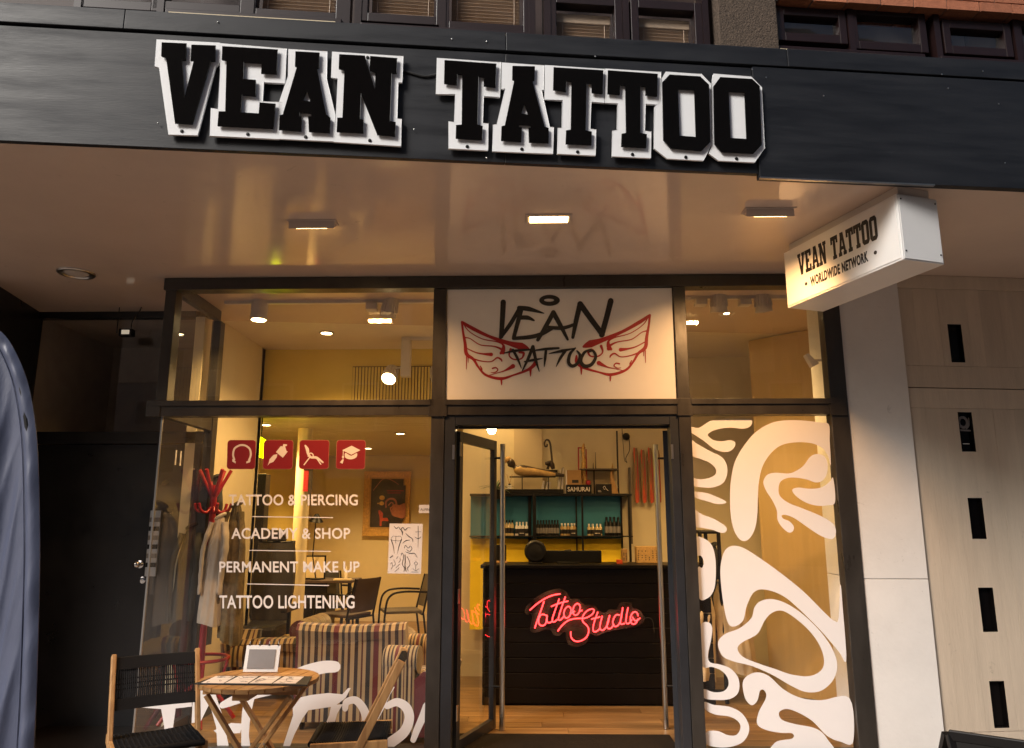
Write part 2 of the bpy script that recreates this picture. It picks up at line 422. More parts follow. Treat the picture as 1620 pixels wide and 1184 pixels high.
def z3(pts, s, ox, oy):                   # enlarged-view coordinates back to picture coordinates
    return [(ox + x / s, oy + y / s) for x, y in pts]
def ell(cx, cy, rx, ry, n=28, rot=0):
    c, s_ = math.cos(rot), math.sin(rot)
    return [(cx + rx * math.cos(t) * c - ry * math.sin(t) * s_, cy + rx * math.cos(t) * s_ + ry * math.sin(t) * c) for t in [2 * math.pi * i / n for i in range(n)]]
def tag(o, label=None, cat=None, group=None, kind=None):
    if label: o['label'] = label
    if cat: o['category'] = cat
    if group: o['group'] = group
    if kind: o['kind'] = kind
    return o
def thing(name, label, cat, loc=(0, 0, 0), rz=0.0, group=None):
    o = bpy.data.objects.new(name, None)
    COL.objects.link(o); o.empty_display_size = 0.1
    o.location = loc; o.rotation_euler = (0, 0, rz)
    WM[o.name] = Matrix.Translation(Vector(loc)) @ Matrix.Rotation(rz, 4, 'Z')
    return tag(o, label, cat, group)
def struct(name, mb, material, **k):
    return tag(mb.build(name, material, **k), kind='structure')
def piece(name, mesh_from, parent, loc):  # another copy of an alike piece
    o = bpy.data.objects.new(name, mesh_from.data); COL.objects.link(o); o.parent = parent; o.location = loc; WM[o.name] = WM[parent.name]
    return o
def text_mesh(s, bold=0.0, spacing=1.0):
    cu = bpy.data.curves.new('lettering', 'FONT'); cu.body = s; cu.size = 1.0; cu.offset = bold; cu.space_character = spacing; cu.extrude = 0.5
    cu.resolution_u = 4
    o = bpy.data.objects.new('lettering', cu); COL.objects.link(o)
    dg = bpy.context.evaluated_depsgraph_get()
    me = bpy.data.meshes.new_from_object(o.evaluated_get(dg))
    vs = [v.co.copy() for v in me.vertices]; fs = [tuple(p.vertices) for p in me.polygons]
    bpy.data.objects.remove(o); bpy.data.curves.remove(cu); bpy.data.meshes.remove(me)
    x0 = min(v.x for v in vs); x1 = max(v.x for v in vs); y0 = min(v.y for v in vs); y1 = max(v.y for v in vs)
    return [((v.x - x0) / (x1 - x0), (v.y - y0) / (y1 - y0), v.z) for v in vs], fs
def lettering(mb, s, fn, bold=0.0, spacing=1.0, depth=(0, 0.001, 0)):
    """Words laid over the unit square given by fn(u, v)."""
    vs, fs = text_mesh(s, bold, spacing); d = Vector(depth)
    return mb.add([Vector(fn(u, v)) + d * (w + 0.5) for u, v, w in vs], fs)

# ------------------------------------------------------------------ the setting
YF, ZS, ZI = 5.30, 3.39, 0.13            # shop front plane, soffit height, shop floor height
def fp(px, py): return at(px, py, YF)
struct('ground', MB().box(-60, 60, -60, 40, -0.3, 0.0), 'paving')
struct('shop_step', MB().box(-2.72, 2.24, 5.22, 5.42, 0.0, ZI - 0.004), 'white_render')

# --- shop interior shell
struct('interior_subfloor', MB().box(-3.7, 2.8, 5.43, 12.7, 0.0, ZI - 0.02), 'counter_board')
fl = tag(bpy.data.objects.new('interior_floor', None), kind='structure'); COL.objects.link(fl); WM[fl.name] = Matrix.Identity(4)
plank = None
plank = MB().box(-0.5, 0.5, -0.0785, 0.0785, 0, 0.018).build('plank', 'floor_oak', fl, local=True)
first = True
for r_ in range(34):                      # boards that can be told apart near the glass
    y = 5.44 + r_ * 0.16 + 0.08
    lo, hi = (-2.56, 2.68) if y < 7.55 else (-3.58, -0.72) if y > 8.2 else (-2.70, 2.68)
    x = lo; ln = random.uniform(0.3, 1.2)
    while x < hi - 0.05:
        e = min(x + ln, hi)
        o = plank if first else piece('plank', plank, fl, (0, 0, 0))
        first = False
        o.location = ((x + e) / 2, y, ZI - 0.018); o.scale = (e - x - 0.003, 1, 1)
        x = e; ln = random.choice([0.9, 1.2, 1.5])
struct('interior_floor_back', MB().box(-3.7, -0.62, 10.9, 12.7, ZI - 0.018, ZI), 'floor_oak')
struct('interior_ceiling', MB().box(-2.72, 2.8, 5.3, 8.2, 3.40, 3.5), 'ceiling_paint')
bh = struct('ceiling_bulkhead', MB().box(-3.7, -0.62, 7.6, 7.7, 2.74, 3.4), 'wall_yellow')
struct('wall_left_interior', MB().box(-2.80, -2.72, 6.12, 7.62, 0, 3.4), 'wall_cream')
struct('wall_left_return', MB().box(-3.7, -2.72, 7.52, 7.60, 0, 3.4), 'wall_cream')
struct('wall_left_back_room', MB().box(-3.7, -3.6, 7.6, 12.7, 0, 2.8), 'wall_yellow')
struct('wall_back', MB().box(-3.6, -0.62, 12.6, 12.7, 0, 2.8), 'wall_cream')
struct('wall_partition', MB().box(-0.70, -0.62, 8.06, 12.7, 0, 3.4), 'wall_cream')
struct('wall_behind_counter', MB().box(-0.62, 2.8, 8.06, 8.16, 0, 3.4), 'wall_cream')
struct('wall_right_interior', MB().box(2.7, 2.8, 5.42, 8.06, 0, 3.4), 'wall_cream')
struct('wall_recess_panel', MB().box(*[at(813, 690, 8.0).x, at(858, 690, 8.0).x], 8.03, 8.058, 1.9, 2.66), 'wall_tan')
cl = tag(bpy.data.objects.new('back_room_ceiling', None), kind='structure'); COL.objects.link(cl); WM[cl.name] = Matrix.Identity(4)
MB().box(-3.6, -0.7, 7.7, 12.6, 2.78, 2.86).build('ceiling_deck', 'vest_dark', cl)
cp = None
for i in range(24):
    if cp is None: cp = MB().box(-1.44, 1.44, -0.09, 0.09, 0, 0.02).build('ceiling_panel', 'metal_ceiling', cl, local=True, bevel=0.004); cp.location = (-2.15, 7.81, 2.75)
    else: piece('ceiling_panel', cp, cl, (-2.15, 7.81 + i * 0.2, 2.75))
struct('skirting_board', MB().box(-3.58, -0.72, 12.57, 12.598, ZI, ZI + 0.12), 'ceiling_paint')
# slatted air grille on the bulkhead
gr = thing('air_grille', 'slatted air grille on the yellow bulkhead behind the track lights', 'grille', (-1.5, 7.59, 2.85))
a0, a1 = at(558, 580, 7.585), at(705, 640, 7.585)
MB().box(a0.x, a1.x, 7.588, 7.597, a1.z, a0.z).build('backing', 'vest_dark', gr)
gs = None
n = 30
for i in range(n):
    x = a0.x + (i + 0.5) * (a1.x - a0.x) / n
    if gs is None: gs = MB().box(-0.011, 0.011, 0, 0.012, a1.z + 0.01, a0.z - 0.01).build('slat', 'wall_yellow', gr, local=True); gs.location = (x + 1.5, -0.016, -2.85)
    else: piece('slat', gs, gr, (x + 1.5, -0.016, -2.85))

# ------------------------------------------------------------------ canopy with fascia and lacquered soffit
cn = thing('shop_canopy', 'black painted canopy fascia with glossy beige soffit above the shop front', 'canopy', FO, FA)
def cbox(name, x0, x1, y0, y1, z0, z1, m, bevel=0.0, parent=cn): return MB().box(x0, x1, y0, y1, z0, z1).build(name, m, parent, local=True, bevel=bevel)
seam = atf(1200, 270).x; seam2 = atf(800, 80).x
cbox('fascia_board', -7, seam2 - 0.002, 0.0, 0.03, ZS - 0.004, 3.992, 'black_paint', 0.002)
cbox('fascia_board', seam2 - 0.0006, seam - 0.002, 0.001, 0.03, ZS - 0.004, 3.992, 'black_paint', 0.002)
cbox('fascia_board', seam, 7, -0.012, 0.03, ZS - 0.03, 3.992, 'black_paint', 0.002)
for q0, q1 in ((-7, -2.0), (-2.0, seam2), (seam2, 1.4), (1.4, 7)):
    cbox('capping_board', q0 + 0.001, q1 - 0.001, -0.008 - random.random() * 0.003, 0.03, 4.006, 4.112, 'black_paint', 0.003)
cbox('groove_batten', -7, 7, 0.018, 0.036, 3.97, 4.02, 'slot_black')
cbox('drip_trim', seam, atf(1475, 285).x, -0.016, 0.0, ZS - 0.036, ZS - 0.028, 'steel')
cbox('canopy_deck', -7, 7, 0.03, 0.7, 3.45, 4.09, 'black_paint')
soff = MB().plate([[(-7, 0.031), (7, 0.031), (7, 3.2), (-7, 3.2)]], lambda a, b: Vector((a, b, ZS)), (0, 0, 0.03)).build('soffit', 'soffit_lacquer', cn, local=True)
for px, py in ((345, 35), (715, 62), (770, 66), (942, 90), (1190, 110), (1490, 118), (1555, 113), (1590, 258), (250, 195), (770, 250), (1212, 123), (1303, 152), (1500, 140), (1580, 165), (655, 205), (808, 118)):
    p = atf(px, py, -0.012)
    MB().lathe([(0.0042, 0), (0.0035, 0.002), (0.001, 0.003)], p, 8, (0, -1, 0)).build('screw', 'steel', cn, local=True)

# ------------------------------------------------------------------ building above the canopy
ub = thing('upper_building', 'upper storey of dark framed windows, pebbledash pier and orange brick above the canopy', 'building', FO, FA)
DW = 0.62                                 # its face stands behind the fascia
def ux(px): return atf(px, 30, DW).x
cbox('wall', -7, 7, DW + 0.35, DW + 0.45, 3.5, 7.5, 'vest_dark', parent=ub)
pz0 = 4.05
cbox('pier', ux(1131), ux(1224), DW - 0.05, DW + 0.35, pz0, 6.4, 'pebble_dash', parent=ub, bevel=0.01)
def window_bay(pxl, pxr, ptop, pbot, blind=None, sill=True):
    a, b = atf(pxl, ptop, DW), atf(pxr, pbot, DW)
    f = MB().box(a.x - 0.05, a.x, DW, DW + 0.08, b.z - 0.06, a.z + 0.06).box(b.x, b.x + 0.05, DW, DW + 0.08, b.z - 0.06, a.z + 0.06)
    f.box(a.x, b.x, DW + 0.001, DW + 0.079, a.z, a.z + 0.06).box(a.x, b.x, DW + 0.001, DW + 0.079, b.z - 0.06, b.z)
    w = f.build('window', 'dark_red_frame', ub, local=True, bevel=0.004)
    g = MB().box(a.x, b.x, DW + 0.04, DW + 0.046, b.z, a.z).build('pane', 'glass', w, local=True)
    if blind:
        ztop = a.z - blind
        if blind > 0.0: MB().box(a.x + 0.01, b.x - 0.01, DW + 0.07, DW + 0.11, ztop - 0.0, a.z - 0.02).build('headrail', 'blind_cream', w, local=True, bevel=0.006)
        s_ = MB(); z = ztop - 0.012
        while z > b.z + 0.005:
            s_.bar((a.x + 0.015, DW + 0.09, z), (b.x - 0.015, DW + 0.09, z), 0.022, 0.0016, (0, 0.45, 1)); z -= 0.024
        tag(s_.build('blind_slats', 'blind_cream', w, local=True), kind='stuff')
        cw = MB()
        for x in (a.x + 0.05, b.x - 0.05): cw.tube([(x, DW + 0.075, a.z - 0.05), (x, DW + 0.075, b.z)], 0.002, 5)
        cw.build('blind_cord', 'blind_cream', w, local=True)
    return w
window_bay(140, 240, -60, 3, None)
window_bay(262, 380, -60, 8, None)
window_bay(410, 531, -60, 20, 0.09)
window_bay(585, 690, -60, 26, 0.09)
window_bay(712, 828, -60, 40, 0.09)
window_bay(880, 974, 4, 75, 0.085)
window_bay(1010, 1102, 12, 85, 0.085)
window_bay(1240, 1329, 23, 56, None)
window_bay(1355, 1457, 22, 70, None)
window_bay(1503, 1592, 44, 77, None)
window_bay(1616, 1700, 42, 84, None)
# curtains and lit room surfaces behind the panes on the far bays
for l, r_, t, b, m in ((1238, 1340, 20, 60, 'vest_wall'), (1353, 1460, 20, 34, 'cream_paint'), (1353, 1460, 34, 75, 'vest_wall'), (1500, 1528, 40, 80, 'vest_wall'), (1529, 1600, 40, 80, 'cream_paint'), (1614, 1700, 40, 90, 'cream_paint')):
    a, c = atf(l, t, DW + 0.16), atf(r_, b, DW + 0.16)
    cbox('curtain', a.x, c.x, DW + 0.16, DW + 0.19, c.z, a.z, m, parent=ub)
for l, r_, yy in ((265, 531, 29), (577, 829, 51), (1235, 1462, 86), (1503, 1640, 100)):
    a = atf(l, yy, DW - 0.05); c = atf(r_, yy, DW - 0.05)
    z = (a.z + c.z) / 2
    cbox('window_sill', a.x, c.x, DW - 0.05, DW + 0.0, z - 0.012, z + 0.012, 'cream_paint', parent=ub, bevel=0.003)
    cbox('sill_rail', a.x - 0.03, c.x + 0.03, DW - 0.02, DW + 0.05, z + 0.02, z + 0.055, 'dark_red_frame', parent=ub, bevel=0.004)
for px in (120, 252, 395, 548, 566, 700, 842, 866, 990, 1116, 1345, 1480, 1605):
    x = ux(px)
    cbox('mullion', x - 0.02, x + 0.02, DW - 0.005, DW + 0.1, pz0, 6.2, 'dark_red_frame', parent=ub)
cbox('spandrel', -7, ux(1131), DW + 0.02, DW + 0.34, 3.6, atf(700, 70, DW).z, 'dark_red_frame', parent=ub)
cbox('spandrel', ux(1224), 7, DW + 0.02, DW + 0.34, 3.6, atf(1500, 118, DW).z, 'dark_red_frame', parent=ub)
# brick band projecting over the right hand windows, every brick laid on its own
bz = atf(1475, 13, DW - 0.06).z
cbox('brick_backing', ux(1228), 7, DW - 0.052, DW + 0.3, bz + 0.006, bz + 1.1, 'mortar', parent=ub)
bk = None
for row in range(7):
    for i in range(14):
        x = ux(1228) + 0.115 + i * 0.225 + (0.1125 if row % 2 else 0)
        loc = (x, DW - 0.06 - random.random() * 0.004, bz + row * 0.075)
        if bk is None: bk = MB().box(-0.107, 0.107, 0, 0.1, 0, 0.065).build('brick', 'brick_orange', ub, local=True, bevel=0.004); bk.location = loc
        else: piece('brick', bk, ub, loc)
for i in range(14):                       # underside course, bricks on edge
    x = ux(1228) + 0.06 + i * 0.225
    piece('brick', bk, ub, (x + 0.02, DW + 0.045, bz - 0.004))

# ------------------------------------------------------------------ shop front: frame, panes, panel
sf = thing('storefront', 'dark metal framed shop front with glass panes under the canopy', 'shop front', (0, YF, 0))
Y0, Y1 = YF - 0.045, YF + 0.06
ZB0, ZB1, ZT0, ZT1 = 3.297, 3.386, 2.368, 2.473
def fbox(name, x0, x1, z0, z1, m='frame_bronze', y0=Y0, y1=Y1, bevel=0.003, parent=sf): return MB().box(x0, x1, y0, y1, z0, z1).build(name, m, parent, bevel=bevel)
PX = [(-2.645, -2.565), (-0.682, -0.588), (1.045, 1.130), (2.102, 2.222)]
for i, (x0, x1) in enumerate(PX):
    fbox('mullion', x0, x1, 0.13, ZB0, y0=Y0 + 0.004 * (i % 2)) if i else fbox('mullion', x0, x1, ZT1, ZB0)
fbox('head_beam', -2.66, 2.235, ZB0 + 0.001, ZB1, y0=Y0 - 0.006)
for x0, x1 in ((-2.66, -0.684), (-0.586, 1.043), (1.132, 2.10)):
    fbox('transom', x0, x1, ZT0, ZT1, y0=Y0 - 0.004)
    fbox('transom_lip', x0, x1, ZT1 - 0.035, ZT1 + 0.003, y0=Y0 - 0.018, y1=Y0 - 0.005, bevel=0.002)
fbox('cover_plate', -0.70, -0.57, ZT0 - 0.01, ZT1 + 0.008, y0=Y0 - 0.012, y1=Y0 - 0.001, bevel=0.002)
fbox('cover_plate', 1.035, 1.14, ZT0 - 0.01, ZT1 + 0.008, y0=Y0 - 0.012, y1=Y0 - 0.001, bevel=0.002)
fbox('cover_plate', 2.09, 2.205, ZT0 - 0.01, ZT1 + 0.008, y0=Y0 - 0.012, y1=Y0 - 0.001, bevel=0.002)
fbox('cover_plate', -2.70, -2.60, ZT0 - 0.004, ZT1 + 0.006, y0=Y0 - 0.012, y1=Y0 - 0.001, bevel=0.002)
for x0, x1 in ((-2.60, -0.684), (1.132, 2.10)):
    fbox('sill_rail', x0, x1, 0.13, 0.2)
    fbox('pane', x0 + (0.04 if x0 < 0 else 0), x1, ZT1, ZB0, 'glass', YF - 0.003, YF + 0.003, 0)
    fbox('pane', x0, x1, 0.2, ZT0, 'glass', YF - 0.003, YF + 0.003, 0)
# glass return running back to the recess
fbox('corner_trim', -2.612, -2.600, 0.13, ZT0, 'steel', YF - 0.004, YF + 0.008, 0)
fbox('return_rail', -2.64, -2.585, ZT0, ZT1, y0=Y1 + 0.001, y1=6.12)
fbox('return_rail', -2.64, -2.585, ZB0, ZB1, y0=Y1 + 0.001, y1=6.12)
fbox('return_post', -2.65, -2.575, 0.13, ZB0 - 0.001, y0=6.10, y1=6.19)
fbox('return_pane', -2.613, -2.607, ZT1, ZB0, 'glass', Y1, 6.10, 0)
fbox('return_pane', -2.613, -2.607, 0.2, ZT0, 'glass', YF + 0.012, 6.10, 0)
fbox('return_sill', -2.64, -2.585, 0.13, 0.2, y0=YF + 0.01, y1=6.10)
hn = MB()
lettering(hn, '11', lambda u, v: Vector((-2.6145, 5.62 - u * 0.10 + 0.05, 2.05 + v * 0.11)), 0.02, 1.0, (-0.001, 0, 0))
tag(hn.build('house_number', 'vinyl_white'), 'white house number 11 on the glass return by the black door', 'house number')
# door frame
for x0, x1 in ((-0.586, -0.512), (0.985, 1.043)):
    fbox('door_jamb', x0, x1, 0.0, ZT0 - 0.001, 'frame_black', y0=Y0 + 0.012, y1=Y1 + 0.03)
fbox('door_head', -0.511, 0.984, 2.30, ZT0 - 0.001, 'frame_black', y0=Y0 + 0.013, y1=Y1 + 0.03)
fbox('door_stop', -0.511, 0.984, 2.285, 2.299, 'frame_black', y0=Y1, y1=Y1 + 0.028)
# --- the two open door leaves
def leaf(name, label, hinge, ang, sgn):
    d = thing(name, label, 'door', (hinge[0], hinge[1], 0.133), ang)
    W, Hh, t = 0.70, 2.14, 0.04          # local x runs along the leaf from the hinge
    b = MB().box(0, 0.055, -t / 2, t / 2, 0, Hh).box(W - 0.05, W, -t / 2, t / 2, 0, Hh).box(0.055, W - 0.05, -t / 2, t / 2, Hh - 0.075, Hh).box(0.055, W - 0.05, -t / 2, t / 2, 0, 0.07)
    b.build('leaf_frame', 'frame_black', d, local=True, bevel=0.002)
    MB().box(0.05, W - 0.045, -0.004, 0.004, 0.065, Hh - 0.07).build('pane', 'glass', d, local=True)
    h = MB().tube([(W - 0.04, sgn * 0.085, 0.0), (W - 0.04, sgn * 0.085, Hh - 0.03)], 0.02, 16).build('handle', 'steel', d, smooth_=40, local=True)
    for z in (0.3, Hh - 0.14):
        MB().cyl((W - 0.045, sgn * t / 2, z), (W - 0.045, sgn * 0.085, z), 0.009, n=10).build('handle_bracket', 'black_plastic', d, smooth_=40, local=True)
    for z in (0.25, 1.0, Hh - 0.13):
        MB().box(-0.014, 0.018, -t / 2 - 0.006, -t / 2 - 0.001, z - 0.05, z + 0.05).build('hinge', 'steel', d, local=True, bevel=0.002)
    return d
leaf('glass_door', 'open glass door leaf seen slantwise, hinged at the left jamb', (-0.506, 5.40), math.atan2(0.66, 0.235), -1)
leaf('glass_door', 'open glass door leaf seen edge on, hinged at the right jamb', (0.975, 5.40), math.atan2(0.70, 0.13), 1)
MB().box(0.985, 1.0, Y0 + 0.006, Y0 + 0.011, 2.06, 2.16).build('hinge_plate', 'steel', sf)
MB().box(-0.53, -0.513, Y0 + 0.006, Y0 + 0.011, 2.06, 2.16).build('hinge_plate', 'steel', sf)

# ------------------------------------------------------------------ right side: pier, boarded wall with slots
pr = thing('white_pier', 'smooth white rendered pier between the shop front and the boarded wall', 'pier', (2.43, YF, 0))
zj = 1.26
MB().box(2.226, 2.655, 5.275, 5.9, 0, zj - 0.002).build('lower_panel', 'white_render', pr, bevel=0.003)
MB().box(2.226, 2.655, 5.276, 5.9, zj + 0.002, ZS - 0.001).build('upper_panel', 'white_render', pr, bevel=0.003)
bw = thing('boarded_wall', 'beige boarded wall with a column of narrow dark slots', 'wall', (2.66, 5.25, 0), FA)
WB = Matrix.Translation((2.66, 5.30, 0)) @ Matrix.Rotation(FA, 4, 'Z')
WBI = WB.inverted()
def atb(px, py):
    o = WBI @ Vector((0, 0, CAM_H)); r = WBI.to_3x3() @ ray(px, py)
    return o + r * (-o.y / r.y)
WM[bw.name] = WB
bw.location = (2.66, 5.30, 0)
slots = [((1503, 513), (1532, 574)), ((1513, 652), (1546, 715)), ((1531, 788), (1562, 853)), ((1547, 930), (1578, 1000)), ((1562, 1078), (1594, 1152))]
SL = []
for a, c in slots:
    A, C = atb(*a), atb(*c); SL.append((0.36, 0.455, C.z, A.z))
sx0 = sum(atb(*a).x for a, c in slots) / 5; sx1 = sum(atb(*c).x for a, c in slots) / 5
SL = [(sx0, sx1 - 0.0, z0, z1) for _, _, z0, z1 in SL]
z_a, z_b, z_c = atb(1500, 614).z, atb(1432, 578).z, atb(1432, 645).z
z_top = ZS - 0.10; z_low = atb(1520, 1159).z
bands = [(0.0, z_low - 0.003), (z_low, z_c - 0.002), (z_c, z_a - 0.005), (z_a + 0.002, z_b - 0.002), (z_b, z_top)]
xs = [0.0, 0.115, sx0 - 0.055, 0.5 * (sx0 + sx1) + 0.11, 0.62, 0.78, 1.0, 1.2, 1.4, 1.6, 1.9, 2.2]
T = 0.06
for bi, (z0, z1) in enumerate(bands):
    cols = [(0.0, 2.2)] if bi in (2, 3) else [(xs[i] + (0.0006 if i else 0), xs[i + 1] - 0.0006) for i in range(len(xs) - 1)]
    for x0, x1 in cols:
        dy = random.random() * 0.0018
        cuts = [q for q in SL if q[0] < x1 and q[1] > x0 and q[2] > z0 and q[3] < z1]
        mb = MB()
        if not cuts: mb.box(x0, x1, dy, T, z0, z1)
        else:
            a, b = max(x0, cuts[0][0]), min(x1, cuts[0][1])
            if a > x0 + 0.001: mb.box(x0, a, dy, T, z0, z1)
            if b < x1 - 0.001: mb.box(b, x1, dy, T, z0, z1)
            zz = z0
            for q in sorted(cuts, key=lambda q: q[2]): mb.box(a, b, dy, T, zz, q[2]); zz = q[3]
            mb.box(a, b, dy, T, zz, z1)
        mb.build('board', 'cladding_board', bw, local=True)
MB().box(-0.0, 2.2, -0.012, T, z_top + 0.002, ZS - 0.002).build('cornice_board', 'cladding_board', bw, local=True, bevel=0.002)
MB().box(-0.02, 2.2, T + 0.03, T + 0.06, 0, ZS).build('backing_wall', 'slot_black', bw, local=True)
for i, (x0, x1, z0, z1) in enumerate(SL):
    MB().box(x0, x1, 0.026, 0.031, z0, z1).box(x0, x0 + 0.008, 0.004, 0.05, z0, z1).box(x1 - 0.008, x1, 0.004, 0.05, z0, z1).box(x0 + 0.008, x1 - 0.008, 0.004, 0.05, z0, z0 + 0.008).box(x0 + 0.008, x1 - 0.008, 0.004, 0.05, z1 - 0.008, z1).build('slot_pane', 'black_acrylic', bw, local=True)
x0, x1, z0, z1 = SL[1]                    # a reflection in the second slot, painted as flat grey shapes
em = MB(); cx, cz = (x0 + x1) / 2 - 0.005, z1 - 0.07
em.plate([ell(cx, cz, 0.04, 0.045), ell(cx, cz, 0.022, 0.027)[::-1]], lambda a, b: Vector((a, 0.0245, b)), (0, -0.002, 0))
em.ribbon([(cx + 0.02, cz - 0.045), (cx + 0.042, cz - 0.02), (cx + 0.045, cz + 0.03)], 0.008, lambda a, b: Vector((a, 0.0245, b)), (0, -0.002, 0))
em.ribbon([(x0 + 0.012, z1 - 0.125), (x1 - 0.012, z1 - 0.128)], 0.012, lambda a, b: Vector((a, 0.0245, b)), (0, -0.002, 0))
em.build('painted_reflection', 'print_grey', bw, local=True)
MB().box(x0 + 0.03, x1 - 0.03, 0.021, 0.0245, z0 + 0.055, z0 + 0.06).build('bright_strip', 'sign_white', bw, local=True)
MB().box(4.0, 9, 5.3, 5.6, 0, ZS).build('far_wall', 'vest_wall').__setitem__('kind', 'structure')

# ------------------------------------------------------------------ left side: dark recess with door
rc = thing('recess_wall', 'black recess wall with an overlight above the black door', 'wall', (-3.4, 6.12, 0))
XL, XR = -4.16, -2.66
zo0, zo1 = at(160, 683, 6.12).z, at(160, 503, 6.12).z
MB().box(XL, XR, 6.12, 6.2, zo1, ZS).build('head_rail', 'door_black', rc, bevel=0.003)
MB().box(XL, XR, 6.12, 6.2, zo0 - 0.10, zo0).build('transom', 'door_black', rc, bevel=0.003)
MB().box(XL, XL + 0.08, 6.121, 6.199, 0, zo0 - 0.101).build('jamb', 'door_black', rc, bevel=0.003)
MB().box(XR - 0.12, XR, 6.121, 6.199, 0, zo0 - 0.101).build('jamb', 'door_black', rc, bevel=0.003)
MB().box(XL, XR, 6.155, 6.161, zo0, zo1).build('pane', 'glass', rc)
dr = thing('black_door', 'plain black flush door with round knob in the recess', 'door', (-3.4, 6.14, 0))
MB().box(XL + 0.083, XR - 0.123, 6.135, 6.185, 0.02, zo0 - 0.105).build('leaf', 'door_black', dr, bevel=0.003)
k = at(222, 893, 6.13)
MB().lathe([(0.03, 0), (0.03, 0.006), (0.012, 0.01), (0.012, 0.04), (0.027, 0.05), (0.03, 0.065), (0.022, 0.08), (0.004, 0.084)], k, 20, (0, -1, 0)).build('knob', 'chrome', dr, smooth_=50)
k = at(226, 918, 6.13)
MB().lathe([(0.026, 0), (0.026, 0.008), (0.014, 0.011), (0.010, 0.011), (0.009, 0.006), (0.001, 0.006)], k, 20, (0, -1, 0)).build('lock', 'chrome', dr, smooth_=40)
ip = thing('bell_panel', 'narrow steel bell panel with name tags beside the black door', 'bell panel', at(243, 860, 6.11))
c0, c1 = at(239, 808, 6.112), at(247, 912, 6.112)
MB().box(c0.x, c1.x, 6.10, 6.12, c1.z, c0.z).build('plate', 'steel', ip, bevel=0.002)
for i in range(6):
    zz = c0.z - 0.09 - i * 0.07
    MB().box(c0.x + 0.004, c1.x - 0.004, 6.094, 6.101, zz, zz + 0.035).build('name_tag', 'print_grey' if i % 2 == 0 else 'black_plastic', ip, bevel=0.001)
struct('vestibule_floor', MB().box(-4.2, -2.82, 6.2, 7.4, 0, 0.1), 'vest_dark')
struct('vestibule_wall', MB().box(-4.2, -2.82, 7.4, 7.5, 0, 3.4), 'vest_wall')
struct('vestibule_far_wall', MB().box(-4.3, -4.2, 6.2, 7.5, 0, 3.4), 'vest_wall')
struct('vestibule_side_wall', MB().box(-2.84, -2.81, 6.2, 7.4, 0, 3.4), 'vest_dark')
struct('vestibule_ceiling', MB().box(-4.3, -2.81, 6.2, 7.5, 3.38, 3.42), 'vest_wall')
vl = MB().hexa([(-4.16, 6.2, 0), (-4.5, 6.2, 0), (-4.3, 5.2, 0), (-3.96, 5.2, 0)], [(-4.16, 6.2, ZS - 0.001), (-4.5, 6.2, ZS - 0.001), (-4.3, 5.2, ZS - 0.001), (-3.96, 5.2, ZS - 0.001)]).build('recess_side_wall', 'door_black')
tag(vl, kind='structure')
sl = thing('security_lamp', 'small square lamp on a thin cable under the recess head', 'lamp', at(201, 527, 6.0))
c = at(201, 527, 6.0)
MB().box(c.x - 0.055, c.x + 0.055, 5.97, 6.03, c.z - 0.032, c.z + 0.03).build('housing', 'black_plastic', sl, bevel=0.006)
MB().box(c.x - 0.03, c.x + 0.035, 5.964, 5.972, c.z - 0.018, c.z + 0.018).build('lens', 'led_glow', sl, bevel=0.003)
MB().tube(smooth([(c.x + 0.03, 6.0, c.z + 0.03), (c.x + 0.035, 6.0, c.z + 0.1), (c.x + 0.08, 6.0, c.z + 0.17), (c.x + 0.10, 6.0, ZS)], False), 0.005, 6).build('cable', 'rubber', sl)
MB().box(c.x - 0.09, c.x - 0.085, 6.0, 6.005, c.z, ZS).build('rod', 'rubber', sl)

# ------------------------------------------------------------------ street side behind the camera (shows as reflections in the glass)
for k, (x0, x1, yb, hgt, m, lab) in enumerate(((-46, -9.2, -30, 14.0, 'opposite_wall', 'pale rendered house across the square, reflected in the left panes'), (-9.0, 4.0, -12, 18.5, 'opposite_brick', 'brick house across the street, reflected in the middle panes'), (4.2, 30, -12, 17.5, 'opposite_wall', 'pale rendered house across the street, reflected in the right panes'))):
    b = thing('opposite_house', lab, 'building', ((x0 + x1) / 2, yb, 0), group='houses across the street')
    MB().box(x0, x1, yb - 8, yb, 0, hgt).build('wall', m, b)
    MB().box(x0 - 0.1, x1 + 0.1, yb - 8, yb + 0.3, hgt, hgt + 0.25).build('cornice', 'opposite_wall', b)
    MB().box(x0 + 0.6, x1 - 0.6, yb + 0.03, yb + 0.1, 0.5, 2.9).build('shop_window', 'opposite_pane', b)
    MB().box(x0 + 0.3, x1 - 0.3, yb + 0.02, yb + 0.2, 3.0, 3.7).build('shop_sign', 'sign_white', b)
    nw = int((x1 - x0) / 2.2)
    for fl_ in range(int((hgt - 4) / 2.8)):
        for i in range(nw):
            cx = x0 + (i + 0.5) * (x1 - x0) / nw; z = 4.4 + fl_ * 2.8
            w = MB().box(cx - 0.55, cx + 0.55, yb + 0.015, yb + 0.07, z, z + 1.5).build('window', 'white_render', b)
            MB().box(cx - 0.47, cx + 0.47, yb + 0.07, yb + 0.08, z + 0.08, z + 1.42).build('pane', 'opposite_pane', w)

